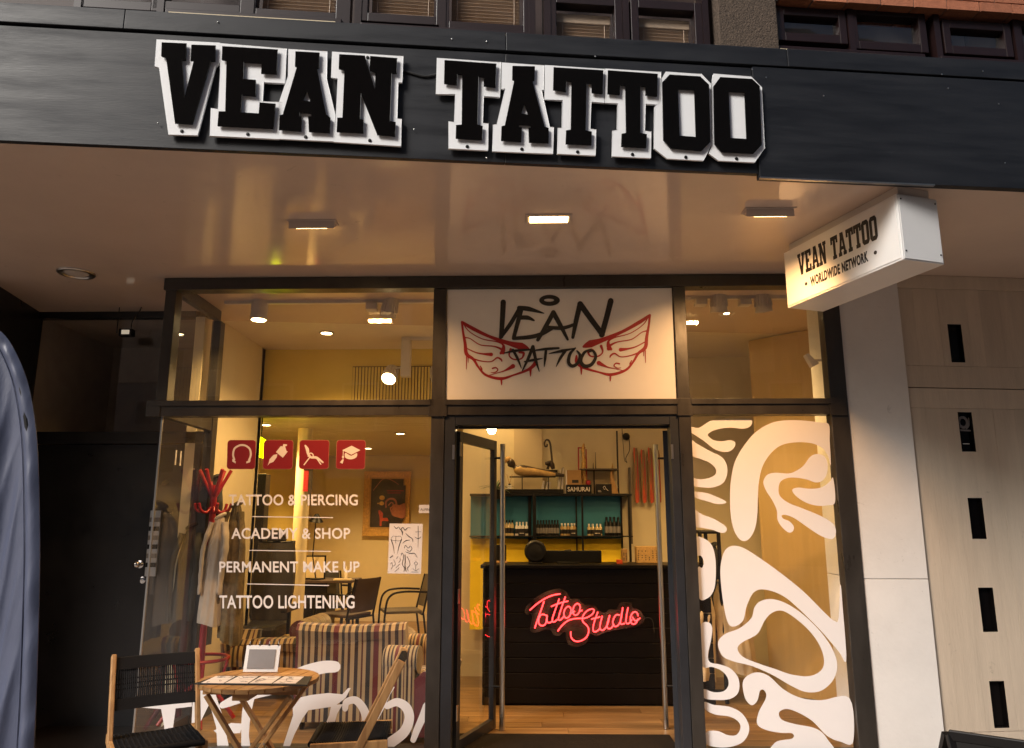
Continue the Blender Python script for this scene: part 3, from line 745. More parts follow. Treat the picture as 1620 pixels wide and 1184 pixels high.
# ------------------------------------------------------------------ fascia letters, each on its own white plate
def zl(p): return z3(p, 2.492, 0, 0)
def zr(p): return z3(p, 2.492, 600, 0)
LET = [
 ('V', zl, 'first letter of the upper sign', [[(638, 168), (735, 172), (732, 238), (718, 238), (728, 383), (764, 240), (752, 240), (755, 177), (850, 180), (848, 242), (832, 242), (758, 490), (690, 487), (655, 230), (636, 222)]],
  [(618, 157), (866, 170), (866, 250), (850, 262), (778, 533), (665, 530), (628, 266), (608, 262)], [(717, 518)]),
 ('E', zl, 'second letter of the upper sign', [[(877, 183), (1095, 196), (1090, 292), (1030, 290), (1032, 250), (962, 246), (960, 312), (1008, 316), (1008, 380), (955, 375), (950, 444), (1020, 448), (1024, 405), (1086, 410), (1078, 508), (858, 497), (862, 440), (888, 440), (893, 240), (875, 236)]],
  [(867, 172), (1130, 192), (1122, 328), (1040, 325), (1036, 400), (1110, 403), (1098, 548), (826, 536), (832, 428), (858, 430), (867, 280)], [(977, 530)]),
 ('A', zl, 'between E and N of the upper sign', [[(1165, 203), (1260, 208), (1258, 268), (1250, 272), (1286, 452), (1303, 465), (1300, 525), (1218, 520), (1215, 460), (1228, 460), (1226, 447), (1182, 445), (1180, 458), (1190, 460), (1188, 518), (1100, 512), (1102, 455), (1115, 452), (1170, 265), (1163, 262)], [(1210, 360), (1222, 400), (1195, 396)]],
  [(1138, 195), (1290, 203), (1288, 310), (1322, 452), (1314, 557), (1100, 547), (1092, 450), (1102, 400), (1134, 300)], [(1205, 541)]),
 ('N', zl, 'fourth letter of the upper sign', [[(1338, 215), (1438, 220), (1478, 350), (1480, 285), (1458, 280), (1460, 222), (1566, 230), (1563, 290), (1545, 290), (1538, 478), (1560, 482), (1557, 538), (1487, 532), (1424, 372), (1420, 470), (1434, 472), (1432, 525), (1328, 520), (1330, 465), (1350, 465), (1358, 278), (1336, 272)]],
  [(1310, 205), (1590, 222), (1585, 325), (1570, 325), (1566, 468), (1583, 470), (1580, 576), (1316, 559), (1323, 455), (1330, 310), (1306, 305)], [(1458, 555), (1449, 228)]),
 ('T', zr, 'first letter after the gap in the upper sign', [[(258, 238), (462, 252), (458, 345), (412, 340), (414, 305), (392, 303), (388, 492), (408, 498), (405, 552), (302, 546), (303, 494), (325, 492), (327, 295), (308, 293), (306, 335), (256, 330)]],
  [(228, 230), (480, 246), (475, 382), (412, 380), (408, 485), (430, 488), (428, 593), (272, 586), (274, 480), (294, 482), (298, 372), (224, 370)], [(347, 579)]),
 ('A', zr, 'between two letters T of the upper sign', [[(525, 260), (614, 262), (612, 318), (604, 320), (652, 500), (668, 505), (668, 565), (590, 562), (588, 505), (598, 505), (596, 495), (552, 492), (550, 502), (562, 503), (560, 560), (480, 555), (482, 498), (495, 495), (532, 318), (524, 315)], [(572, 410), (586, 452), (560, 448)]],
  [(484, 248), (650, 258), (648, 355), (640, 356), (672, 500), (688, 503), (684, 606), (446, 596), (448, 492), (462, 490), (495, 350), (482, 350)], [(562, 589)]),
 ('T', zr, 'right after A in the second word', [[(688, 266), (884, 278), (880, 370), (838, 366), (838, 330), (818, 328), (814, 515), (838, 520), (836, 572), (735, 568), (737, 515), (755, 512), (758, 322), (738, 320), (736, 362), (686, 355)]],
  [(654, 258), (888, 272), (886, 405), (836, 402), (832, 508), (855, 512), (852, 613), (702, 606), (704, 505), (720, 505), (722, 395), (652, 392)], [(782, 600)]),
 ('T', zr, 'just before the double O of the upper sign', [[(902, 278), (1098, 292), (1095, 380), (1050, 376), (1050, 342), (1030, 340), (1030, 525), (1055, 530), (1052, 583), (954, 578), (956, 528), (973, 525), (970, 338), (950, 336), (948, 374), (900, 370)]],
  [(892, 272), (1111, 284), (1106, 412), (1050, 410), (1047, 516), (1072, 520), (1070, 623), (918, 616), (920, 515), (938, 513), (940, 408), (890, 405)], [(998, 610)]),
 ('O', zr, 'first of the double O of the upper sign', [[(1145, 295), (1265, 302), (1300, 335), (1306, 560), (1270, 595), (1150, 585), (1120, 552), (1116, 325)], [(1178, 352), (1242, 356), (1248, 540), (1185, 535)]],
  [(1130, 284), (1270, 292), (1306, 330), (1311, 570), (1278, 633), (1135, 625), (1084, 585), (1086, 420), (1110, 400), (1112, 310)], [(1208, 621)]),
 ('O', zr, 'last letter of the upper sign', [[(1345, 305), (1470, 312), (1500, 340), (1508, 572), (1475, 605), (1350, 600), (1322, 568), (1318, 340)], [(1378, 362), (1440, 366), (1448, 548), (1386, 544)]],
  [(1318, 292), (1465, 302), (1508, 345), (1520, 585), (1480, 640), (1338, 633), (1300, 605), (1313, 570), (1313, 330)], [(1408, 627)])]
for ch, zf, where, face, plate_, dots in LET:
    P0 = zf(plate_)
    b = atf(sum(p[0] for p in P0) / len(P0), max(p[1] for p in P0), -0.03)
    t = thing('sign_letter', 'black slab letter %s on white plate, %s' % (ch, where), 'sign letter', FM @ b, FA, 'letters of the fascia sign')
    off = FMI @ (FM @ b)
    f1 = lambda a, c: FM @ atf(a, c, -0.03)
    f2 = lambda a, c: FM @ atf(a, c, -0.046)
    n_ = FM.to_3x3() @ Vector((0, 1, 0))
    MB().plate([P0], f1, n_ * 0.012).build('backing_plate', 'white_acrylic', t, bevel=0.0015)
    lf = MB().plate([zf(q) for q in face], f2, n_ * 0.006).build('letter_body', 'black_acrylic', t, bevel=0.001)
    for d in zf(dots):
        MB().lathe([(0.009, 0), (0.008, 0.004), (0.001, 0.005)], f1(*d) - n_ * 0.0, 10, -n_).build('screw', 'black_plastic', t)
    cx = sum(p[0] for p in P0) / len(P0); cy = sum(p[1] for p in P0) / len(P0)
    for dx in (-16, 16):                  # stand-offs carrying the letter in front of its plate, and the plate off the fascia
        q = f1(cx + dx * 0.3, max(p[1] for p in P0) - 26)
        MB().cyl(q + n_ * 0.03, q + n_ * 0.008, 0.012, n=10).build('standoff', 'steel', t)
cb = [atf(*q, -0.006) for q in z3([(95, 280), (130, 290), (180, 302), (225, 295)], 2.492, 600, 0)]
wc = MB().tube([FM @ Vector(q) for q in smooth([tuple(v) for v in cb], False, 5)], 0.006, 6).build('sign_cable', 'rubber')
tag(wc, 'short black cable between the two words of the upper sign', 'cable')

# ------------------------------------------------------------------ blade sign under the soffit
BL = dict(n=Vector((1.956, 3.797, 0)), f=Vector((1.654, 4.69, 0)))
bd = (BL['f'] - BL['n']).normalized(); bp = Vector((-bd.y, bd.x, 0)) * -1
bz0, bz1, BW = 2.965, 3.335, 0.27
blen = (BL['f'] - BL['n']).length
bs = thing('blade_sign', 'white light box sign hanging under the soffit, lettered on its side', 'sign', (BL['n'] + bd * blen / 2 + bp * BW / 2) + Vector((0, 0, bz0)), math.atan2(bd.y, bd.x))
def blk(name, u0, u1, w0, w1, z0, z1, m, bevel=0.002):
    q = [BL['n'] + bd * u + bp * w for u, w in ((u0, w0), (u1, w0), (u1, w1), (u0, w1))]
    return MB().hexa([v + Vector((0, 0, z0)) for v in q], [v + Vector((0, 0, z1)) for v in q]).build(name, m, bs, bevel=bevel)
blk('casing', 0.0, blen, 0.0, BW, bz0, bz1, 'sign_white', 0.004)
blk('face_panel', 0.012, blen - 0.012, -0.004, -0.001, bz0 + 0.012, bz1 - 0.012, 'sign_white', 0.001)
blk('end_panel', -0.004, -0.001, 0.008, BW - 0.008, bz0 + 0.008, bz1 - 0.008, 'sign_white', 0.001)
blk('hanger', 0.02, blen - 0.02, 0.03, BW - 0.03, bz1, ZS - 0.001, 'lamp_white', 0.002)
for u, w in ((0.0, 0.02), (0.0, BW - 0.02)):
    for z in (bz0 + 0.05, bz1 - 0.03):
        q = BL['n'] + bp * w + Vector((0, 0, z)) - bd * 0.004
        MB().lathe([(0.005, 0), (0.004, 0.003), (0.001, 0.0035)], q, 8, -bd).build('screw', 'black_plastic', bs)
def bface(u, z): return BL['n'] + bd * (blen - u) - bp * 0.0045 + Vector((0, 0, z))
GL = {  # simple slab letters on a 10 x 14 grid
 'V': [[(0, 14), (4.5, 14), (4.5, 12), (3.6, 12), (5.4, 4.6), (7.2, 12), (6.3, 12), (6.3, 14), (10.6, 14), (10.6, 12), (9.8, 12), (6.8, 0), (4, 0), (1, 12), (0, 12)]],
 'E': [[(0, 14), (9, 14), (9, 9.6), (6.8, 9.6), (6.8, 11.8), (4, 11.8), (4, 8.2), (6, 8.2), (6, 6), (4, 6), (4, 2.2), (6.8, 2.2), (6.8, 4.4), (9, 4.4), (9, 0), (0, 0), (0, 2.2), (1.2, 2.2), (1.2, 11.8), (0, 11.8)]],
 'A': [[(3, 14), (7, 14), (9.6, 2.2), (10.6, 2.2), (10.6, 0), (6.4, 0), (6.4, 2.2), (7.2, 2.2), (6.9, 3.6), (3.8, 3.6), (3.5, 2.2), (4.2, 2.2), (4.2, 0), (0, 0), (0, 2.2), (1, 2.2), (3.2, 11.8), (3, 11.8)], [(5.3, 9.8), (4.2, 5.6), (6.5, 5.6)]],
 'N': [[(0, 14), (4, 14), (7, 6), (7, 11.8), (5.9, 11.8), (5.9, 14), (10.4, 14), (10.4, 11.8), (9.4, 11.8), (9.4, 0), (6.6, 0), (3.4, 8.4), (3.4, 2.2), (4.4, 2.2), (4.4, 0), (0, 0), (0, 2.2), (1, 2.2), (1, 11.8), (0, 11.8)]],
 'T': [[(0, 14), (9.6, 14), (9.6, 9.4), (7.4, 9.4), (7.4, 11.6), (6.3, 11.6), (6.3, 2.2), (7.4, 2.2), (7.4, 0), (2.2, 0), (2.2, 2.2), (3.3, 2.2), (3.3, 11.6), (2.2, 11.6), (2.2, 9.4), (0, 9.4)]],
 'O': [[(1.8, 14), (7.2, 14), (9, 12.2), (9, 1.8), (7.2, 0), (1.8, 0), (0, 1.8), (0, 12.2)], [(3, 11.4), (3, 2.6), (6, 2.6), (6, 11.4)]]}
def slab_text(mb, s, u0, u1, z0, z1, fn, vec):
    adv = {'V': 11.4, 'E': 10, 'A': 11.2, 'N': 11.4, 'T': 10.2, 'O': 10, ' ': 6}
    tot = sum(adv[c] for c in s); k = (u1 - u0) / tot; h = (z1 - z0) / 14; x = 0
    for c in s:
        if c != ' ':
            mb.plate([[(u0 + (x + a) * k, z0 + b * h) for a, b in lp] for lp in GL[c]], fn, vec)
        x += adv[c]
    return mb
slab_text(MB(), 'VEAN TATTOO', 0.135, 0.80, 3.135, 3.275, bface, -bp * 0.0015).build('lettering', 'print_black', bs)
lettering(MB(), 'WORLDWIDE NETWORK', lambda u, v: bface(0.235 + u * 0.475, 3.035 + v * 0.062), 0.035, 1.12, -bp * 0.0015).build('small_lettering', 'print_black', bs)
for u in (0.195, 0.765):
    MB().plate([ell(u, 3.066, 0.011, 0.011, 16)], bface, -bp * 0.0015).build('dot', 'print_black', bs)

# ------------------------------------------------------------------ soffit lamps
def flood(px, py, label, lit):
    c = atz(px, py, ZS)
    t = thing('soffit_floodlight', label, 'lamp', (c.x, c.y, ZS), 0.0, 'floodlights in the soffit')
    W, D = (0.135, 0.032) if lit == 'tilt' else (0.125, 0.05)
    MB().box(c.x - W - 0.012, c.x + W + 0.012, c.y - D - 0.012, c.y + D + 0.012, ZS - 0.006, ZS - 0.001).build('trim_plate', 'lamp_grey', t, bevel=0.002)
    dz = 0.052 if lit == 'tilt' else 0.026
    # wedge body that throws its light back at the shop front
    lo = [(c.x - W, c.y - D, ZS - 0.0065), (c.x + W, c.y - D, ZS - 0.0065), (c.x + W, c.y + D, ZS - 0.0065), (c.x - W, c.y + D, ZS - 0.0065)]
    hi = [(c.x - W, c.y - D, ZS - dz), (c.x + W, c.y - D, ZS - dz), (c.x + W, c.y + D, ZS - 0.012), (c.x - W, c.y + D, ZS - 0.012)]
    if lit == 'tilt':
        MB().hexa(lo, hi).build('housing', 'lamp_grey', t)
        n_ = Vector((0, dz - 0.012, -2 * D)).normalized() * 0.003
        q = [Vector(h) for h in hi]
        ins = lambda i, j: q[i].lerp(q[j], 0.16)
        e = [ins(0, 2), ins(1, 3), ins(2, 0), ins(3, 1)]
        MB().hexa([v + n_ * 0.3 for v in e], [v + n_ for v in e]).build('lamp_face', 'flood_glow', t)
    else:
        MB().box(c.x - W, c.x + W, c.y - D, c.y + D, ZS - 0.010, ZS - 0.0065).build('housing', 'lamp_grey', t)
        MB().box(c.x - W * 0.9, c.x + W * 0.9, c.y - D * 0.8, c.y + D * 0.8, ZS - 0.014, ZS - 0.0105).build('lamp_face', 'flood_glow', t)
    if lit == 'tilt':                     # the lamp sits right on the tilted face
        ld = bpy.data.lights.new('floodlight', 'AREA'); ld.shape = 'RECTANGLE'; ld.size = 0.2; ld.size_y = 0.045
        ld.energy = FLOOD_W; ld.color = (1.0, 0.52, 0.2); ld.spread = R(105)
        lo_ = bpy.data.objects.new('floodlight', ld); COL.objects.link(lo_)
        lo_.location = (c.x, c.y + n_.y * 2, ZS - (dz + 0.012) / 2 + n_.z * 2); lo_.rotation_euler = n_.to_track_quat('-Z', 'Y').to_euler()
    return t
FLOOD_W = 8.0
flood(495, 352, 'grey floodlight tilted to the glass, left of three in the soffit', 'tilt')
flood(868, 345, 'glowing recessed floodlight in the middle of the soffit', 'face')
flood(1216, 333, 'grey floodlight tilted to the glass, beside the blade sign', 'tilt')
c = atz(121, 432, ZS)
dl = thing('round_downlight', 'round unlit downlight in the soffit above the recess', 'lamp', (c.x, c.y, ZS))
MB().lathe([(0.125, 0.0), (0.125, -0.006), (0.118, -0.012), (0.10, -0.013), (0.092, -0.004)], (c.x, c.y, ZS - 0.0005), 32).build('trim_ring', 'steel', dl, smooth_=35)
MB().lathe([(0.09, -0.003), (0.05, -0.0075), (0.002, -0.009)], (c.x, c.y, ZS - 0.0005), 28).build('diffuser', 'lamp_white', dl, smooth_=50)

# ------------------------------------------------------------------ logo panel over the door
lp = thing('logo_panel', 'white panel over the door with black lettering and red wings', 'sign', (0.23, YF - 0.02, ZT1))
MB().box(-0.584, 1.041, YF - 0.02, YF + 0.01, ZT1 + 0.002, ZB0 - 0.002).build('board', 'sign_white', lp, bevel=0.002)
YL = YF - 0.0205
def lgp(x, y): return at(690 + x / 4.154, 440 + y / 4.154, YL)
def strokes(mb, lst, fn, step=0.00012, n=6):
    for i, (pts, w) in enumerate(lst): mb.ribbon(pts, w, lambda a, b, k=i: fn(a, b) + Vector((0, -step * k, 0)), (0, -0.0012, 0), n)
    return mb
wing = [([(172, 292), (240, 332), (350, 385), (480, 430), (560, 450), (605, 465)], [16, 22, 18, 26, 44, 14]), ([(170, 290), (176, 350), (190, 430), (200, 500), (245, 535), (280, 590), (330, 640), (425, 662), (505, 640), (600, 605), (648, 565), (652, 520)], [14, 12, 18, 22, 16, 12, 14, 18, 10, 16, 24, 8]),
        ([(180, 300), (215, 350), (300, 400), (400, 420), (440, 440), (440, 475), (425, 495)], [8, 5, 5, 7, 12, 26, 16]), ([(192, 392), (225, 400), (290, 440), (380, 450), (430, 470), (440, 490)], [8, 5, 6, 7, 14, 24]), ([(205, 465), (260, 490), (310, 500), (362, 503)], [6, 7, 10, 22]),
        ([(212, 520), (290, 545), (360, 550), (400, 525), (425, 535), (432, 548)], [12, 7, 6, 9, 11, 6]), ([(350, 640), (400, 625), (450, 610), (505, 580)], [4, 4, 8, 26]), ([(370, 595), (392, 590), (405, 605), (385, 622), (360, 622)], [9, 8, 7, 6, 3]), ([(290, 580), (300, 600), (295, 615)], [6, 8, 4]),
        ([(490, 470), (480, 510), (510, 535), (560, 530), (575, 495), (545, 490)], [16, 8, 8, 8, 16, 10]), ([(200, 520), (198, 600)], [7, 3]), ([(210, 525), (210, 555)], [6, 3]), ([(428, 660), (430, 702)], [14, 6]), ([(620, 600), (620, 646)], [16, 5])]
def mirror(pts): return [(1574 - x, y - 45 * (787 - x) / 617) for x, y in pts]
wing = [(p_, [v * 1.12 for v in w_]) for p_, w_ in wing]
strokes(MB(), wing, lgp).build('wing_print', 'print_red', lp, )
strokes(MB(), [(mirror(p), w) for p, w in wing], lgp).build('wing_print', 'print_red', lp)
blk_ = [([(441, 160), (436, 260), (428, 385)], [32, 30, 26]), ([(424, 390), (490, 300), (548, 200)], [22, 24, 22]), ([(545, 198), (610, 205), (708, 233)], [26, 28, 5]), ([(545, 262), (600, 262), (643, 280)], [24, 26, 10]), ([(560, 205), (540, 280), (510, 392)], [26, 26, 22]), ([(508, 398), (610, 390), (690, 370), (762, 330)], [20, 24, 24, 22]),
        ([(668, 408), (720, 320), (770, 228)], [20, 26, 26]), ([(770, 228), (815, 310), (864, 405)], [28, 26, 14]), ([(735, 325), (830, 330), (905, 308)], [20, 22, 18]), ([(898, 392), (920, 280), (946, 172)], [18, 28, 32]), ([(946, 172), (1020, 275), (1092, 372)], [34, 32, 30]), ([(1088, 375), (1120, 260), (1147, 152)], [32, 32, 34]),
        ([(445, 495), (520, 480), (640, 470)], [4, 16, 8]), ([(505, 475), (535, 530), (560, 595)], [16, 16, 4]), ([(566, 612), (605, 530), (636, 452)], [6, 18, 20]), ([(636, 452), (655, 540), (678, 616)], [20, 18, 3]), ([(580, 552), (640, 540), (698, 530)], [8, 16, 4]), ([(640, 478), (720, 468), (805, 462)], [6, 16, 12]), ([(722, 470), (716, 530), (710, 583)], [16, 16, 4]),
        ([(742, 498), (830, 480), (905, 465)], [4, 18, 6]), ([(850, 478), (815, 530), (788, 585)], [18, 16, 3]), ([(915, 462), (880, 500), (870, 555), (895, 580), (930, 560), (945, 510), (925, 480)], [8, 18, 20, 20, 18, 16, 8]), ([(1020, 468), (975, 490), (950, 545), (975, 580), (1020, 570), (1048, 520), (1030, 480), (1000, 490)], [6, 16, 20, 22, 20, 18, 14, 6])]
mb = strokes(MB(), [(p, [v * 1.12 for v in w]) for p, w in blk_], lambda a, b: lgp(a, b) + Vector((0, -0.0022, 0)))
mb.plate([ell(745, 148, 68, 36, 40), ell(742, 147, 33, 10, 30)], lambda a, b: lgp(a, b) + Vector((0, -0.0022, 0)), (0, -0.0012, 0))
mb.build('logo_lettering', 'print_black', lp)

# ------------------------------------------------------------------ vinyl on the left pane
YV = YF - 0.0035
def gv(px, py): return at(px, py, YV)
V1 = (0, -0.0008, 0)
tiles = [(360, 404, 'round arrow ring'), (417, 463, 'tattoo machine'), (474, 520, 'reclining chair'), (532.5, 577.5, 'graduation cap')]
def rrect(x0, x1, y0, y1, r):
    out = []
    for cx, cy, a in ((x1 - r, y0 + r, -90), (x1 - r, y1 - r, 0), (x0 + r, y1 - r, 90), (x0 + r, y0 + r, 180)):
        out += [(cx + r * math.cos(R(a + q * 22.5)), cy + r * math.sin(R(a + q * 22.5))) for q in range(5)]
    return out
for i, (x0, x1, what) in enumerate(tiles):
    c = gv((x0 + x1) / 2, 742)
    t = thing('icon_sticker', 'red square window sticker with white %s' % what, 'sticker', c, 0, 'red icon stickers on the left pane')
    sk = lambda a, b: gv(a + (719.5 - b) * 0.035, b)
    MB().plate([rrect(x0 - 0.6, x1 + 0.6, 696.4, 742.6, 5)], sk, V1).build('edge_print', 'skin_print', t)
    MB().plate([rrect(x0, x1, 697, 742, 4.5)], lambda a, b: sk(a, b) + Vector((0, -0.0009, 0)), V1).build('tile_print', 'vinyl_red', t)
    f = lambda x, y: sk(350 + x / 6.75, 680 + y / 6.75) + Vector((0, -0.0018, 0))
    m = MB()
    if i == 0:
        m.ribbon([(143, 320), (128, 270), (140, 205), (185, 172), (225, 165), (265, 175), (305, 210), (317, 270), (300, 325)], 20, f, V1)
        m.plate([[(122, 312), (160, 342), (158, 362), (122, 340)]], lambda a, b: f(a, b) + Vector((0, -0.0003, 0)), V1)
        m.plate([[(272, 342), (318, 318), (312, 348), (272, 362)]], lambda a, b: f(a, b) + Vector((0, -0.0003, 0)), V1)
    elif i == 1:
        m.plate([[(500, 385), (512, 350), (520, 315), (560, 270), (600, 262), (595, 295), (560, 345), (520, 360)]], f, V1)
        m.plate([[(585, 240), (635, 175), (655, 180), (660, 155), (700, 158), (700, 172), (680, 180), (695, 225), (710, 235), (660, 300), (612, 262)]], lambda a, b: f(a, b) + Vector((0, -0.0003, 0)), V1)
    elif i == 2:
        m.ribbon([(895, 170), (918, 210), (930, 260), (960, 295), (1020, 300), (1090, 350)], [16, 34, 26, 24, 26, 16], f, V1)
        m.ribbon([(945, 300), (890, 375)], 12, lambda a, b: f(a, b) + Vector((0, -0.0003, 0)), V1)
        m.ribbon([(1020, 305), (1068, 370)], 12, lambda a, b: f(a, b) + Vector((0, -0.0003, 0)), V1)
        m.ribbon([(930, 285), (950, 252), (978, 262), (985, 290)], 12, lambda a, b: f(a, b) + Vector((0, -0.0006, 0)), V1)
    else:
        m.plate([[(1292, 220), (1390, 172), (1485, 220), (1390, 268)]], f, V1)
        m.plate([smooth([(1325, 248), (1388, 280), (1448, 250), (1445, 295), (1388, 318), (1328, 300)], True, 3)], lambda a, b: f(a, b) + Vector((0, -0.0003, 0)), V1)
        m.ribbon([(1303, 225), (1303, 330)], 7, lambda a, b: f(a, b) + Vector((0, -0.0006, 0)), V1)
        m.plate([[(1295, 320), (1312, 320), (1300, 365), (1270, 350)]], lambda a, b: f(a, b) + Vector((0, -0.0009, 0)), V1)
        m.plate([ell(1303, 292, 12, 12, 12)], lambda a, b: f(a, b) + Vector((0, -0.0012, 0)), V1)
    m.build('icon_print', 'paper', t)
for s_, x0, x1, yb, yt in (('TATTOO & PIERCING', 362, 566, 800, 782.5), ('ACADEMY & SHOP', 366, 554, 853, 835.5), ('PERMANENT MAKE UP', 347, 569, 906, 888.5), ('TATTOO LIGHTENING', 347, 561, 963, 942)):
    m = lettering(MB(), s_, lambda u, v: gv(x0 + u * (x1 - x0), yb + v * (yt - yb)), 0.018, 1.04, V1)
    o = m.build('window_lettering', 'vinyl_white')
    tag(o, 'white vinyl words %s on the left pane' % s_.lower(), 'lettering', 'vinyl service words')
for x0, y0, x1, y1, w_ in ((399.5, 817.6, 526, 819.2, 'upper'), (394.6, 871, 523, 872.6, 'middle'), (391, 924, 520, 926.6, 'lower')):
    o = MB().ribbon([(x0, y0), (x1, y1)], 1.3, gv, V1).build('window_rule', 'vinyl_white')
    tag(o, '%s thin white vinyl rule between the words on the left pane' % w_, 'sticker', 'thin vinyl rules')
# large brush lettering along the bottom of the left pane
q1 = lambda p: z3(p, 4.853, 420, 940)
gt = thing('brush_lettering', 'large white brush lettering TATTOO low on the left pane', 'lettering', gv(450, 1184))
off = [0]
def gpart(pts, closed=True, w=None, n=5):
    off[0] += 1
    f = lambda a, b, k=off[0]: gv(a, b) + Vector((0, -0.00025 * k, 0))
    m = MB()
    if w is None: m.plate([smooth(pts, True, n) if n > 1 else pts], f, V1)
    else: m.ribbon(pts, w, f, V1, 8)
    return m.build('brush_stroke', 'vinyl_white', gt)
gpart([(216, 1119), (230, 1108), (262, 1104), (302, 1100), (304, 1118), (278, 1121), (274, 1150), (276, 1200), (258, 1200), (260, 1150), (255, 1122)], n=1)
gpart([(306, 1091), (319, 1093), (326, 1086), (331, 1094), (339, 1094), (333, 1110), (315, 1147), (303, 1147)], n=1)
gpart([(329, 1090), (340, 1095), (352, 1132), (366, 1200), (345, 1200), (342, 1150), (331, 1111)], n=1)
gpart([(338, 1156), (366, 1144), (384, 1145), (380, 1160), (362, 1161), (350, 1166)], n=1)
gpart([(352, 1116), (395, 1098), (440, 1085), (478, 1065), (510, 1056), (530, 1055)], w=[10, 20, 22, 20, 20, 18])
gpart([(396, 1100), (390, 1130), (388, 1165), (391, 1200)], w=[16, 14, 12, 18])
gpart(q1([(205, 830), (240, 800), (350, 775), (480, 760), (590, 770), (635, 722), (655, 722), (620, 790), (598, 812), (530, 862), (330, 892), (285, 955), (222, 1080), (165, 1230), (115, 1230), (170, 1060), (213, 930)]), n=1)
gpart(q1([(505, 855), (595, 845), (550, 920), (525, 1020), (452, 1020), (490, 930)]), n=1)
gpart(q1([(612, 880), (625, 830), (690, 815), (745, 870), (775, 950), (770, 1040), (760, 1230)]), w=[9, 11, 12, 13, 14, 16, 16])
gpart(q1([(750, 1010), (830, 950), (890, 860), (940, 770), (988, 715)]), w=[16, 14, 11, 7, 1.5])
gpart(q1([(935, 860), (1010, 830), (1080, 870), (1105, 950), (1070, 1050), (990, 1120), (880, 1190)]), w=[10, 13, 15, 15, 16, 17, 18])
gpart(q1([(1240, 860), (1205, 950), (1165, 1040), (1135, 1120)]), w=[13, 12, 11, 9])
# flash sheet taped to the pane
fs = thing('flash_sheet', 'pale sheet of small tattoo drawings taped on the left pane', 'poster', at(640, 908, YF - 0.006))
fq = lambda x, y: at(590 + x / 11.84, 820 + y / 11.84, YF - 0.0045)
MB().plate([[(312, 100), (935, 108), (900, 1045), (275, 1035)]], fq, (0, 0.0008, 0)).build('sheet', 'paper', fs)
fq2 = lambda x, y: at(590 + x / 11.84, 820 + y / 11.84, YF - 0.0047)
ink = [([(395, 150), (440, 195), (480, 165), (520, 215), (560, 170), (600, 225), (650, 180), (715, 185)], [10, 22, 12, 26, 14, 26, 16, 4]), ([(520, 215), (550, 260), (550, 320)], [20, 40, 4]), ([(845, 145), (848, 300), (842, 560)], [12, 16, 3]), ([(795, 258), (900, 255)], 10), ([(780, 350), (845, 385), (905, 345)], [6, 20, 6]),
       ([(340, 400), (380, 520), (400, 665)], [26, 22, 3]), ([(535, 400), (490, 520), (458, 665)], [26, 22, 3]), ([(340, 380), (380, 335), (440, 345), (510, 335), (540, 385), (500, 425), (430, 420), (350, 415)], 7), ([(430, 330), (425, 470)], 9), ([(615, 285), (670, 340), (740, 390), (745, 440)], [10, 26, 20, 14]), ([(555, 470), (620, 420), (690, 410)], [4, 24, 8]),
       ([(590, 560), (610, 510), (660, 560), (700, 520), (730, 570), (690, 620), (630, 590)], 13), ([(610, 630), (700, 660), (780, 660), (830, 740)], [8, 22, 18, 8]), ([(530, 690), (545, 655), (570, 690), (570, 760), (550, 860), (590, 930), (580, 995)], 16), ([(600, 690), (605, 790), (600, 900), (620, 990)], 26), ([(640, 720), (680, 800), (690, 880), (640, 940), (660, 980)], 15), ([(330, 860), (355, 830), (365, 900), (340, 955)], 9), ([(390, 780), (420, 860), (380, 900)], 9), ([(320, 740), (370, 705)], 22), ([(440, 760), (470, 715)], 9), ([(500, 740), (515, 780), (480, 830)], 9), ([(430, 930), (500, 860)], 8), ([(410, 1000), (490, 930)], 8),
       ([(770, 850), (800, 815), (840, 850), (800, 880), (775, 850)], 10), ([(800, 880), (800, 980)], 9), ([(745, 940), (800, 985), (860, 945)], 9), ([(720, 1005), (850, 1010)], 7)]
strokes(MB(), [(a_, [v * 0.6 for v in w_] if isinstance(w_, list) else w_ * 0.6) for a_, w_ in ink], fq2, 0.00002, 4).build('ink_print', 'print_black', fs)

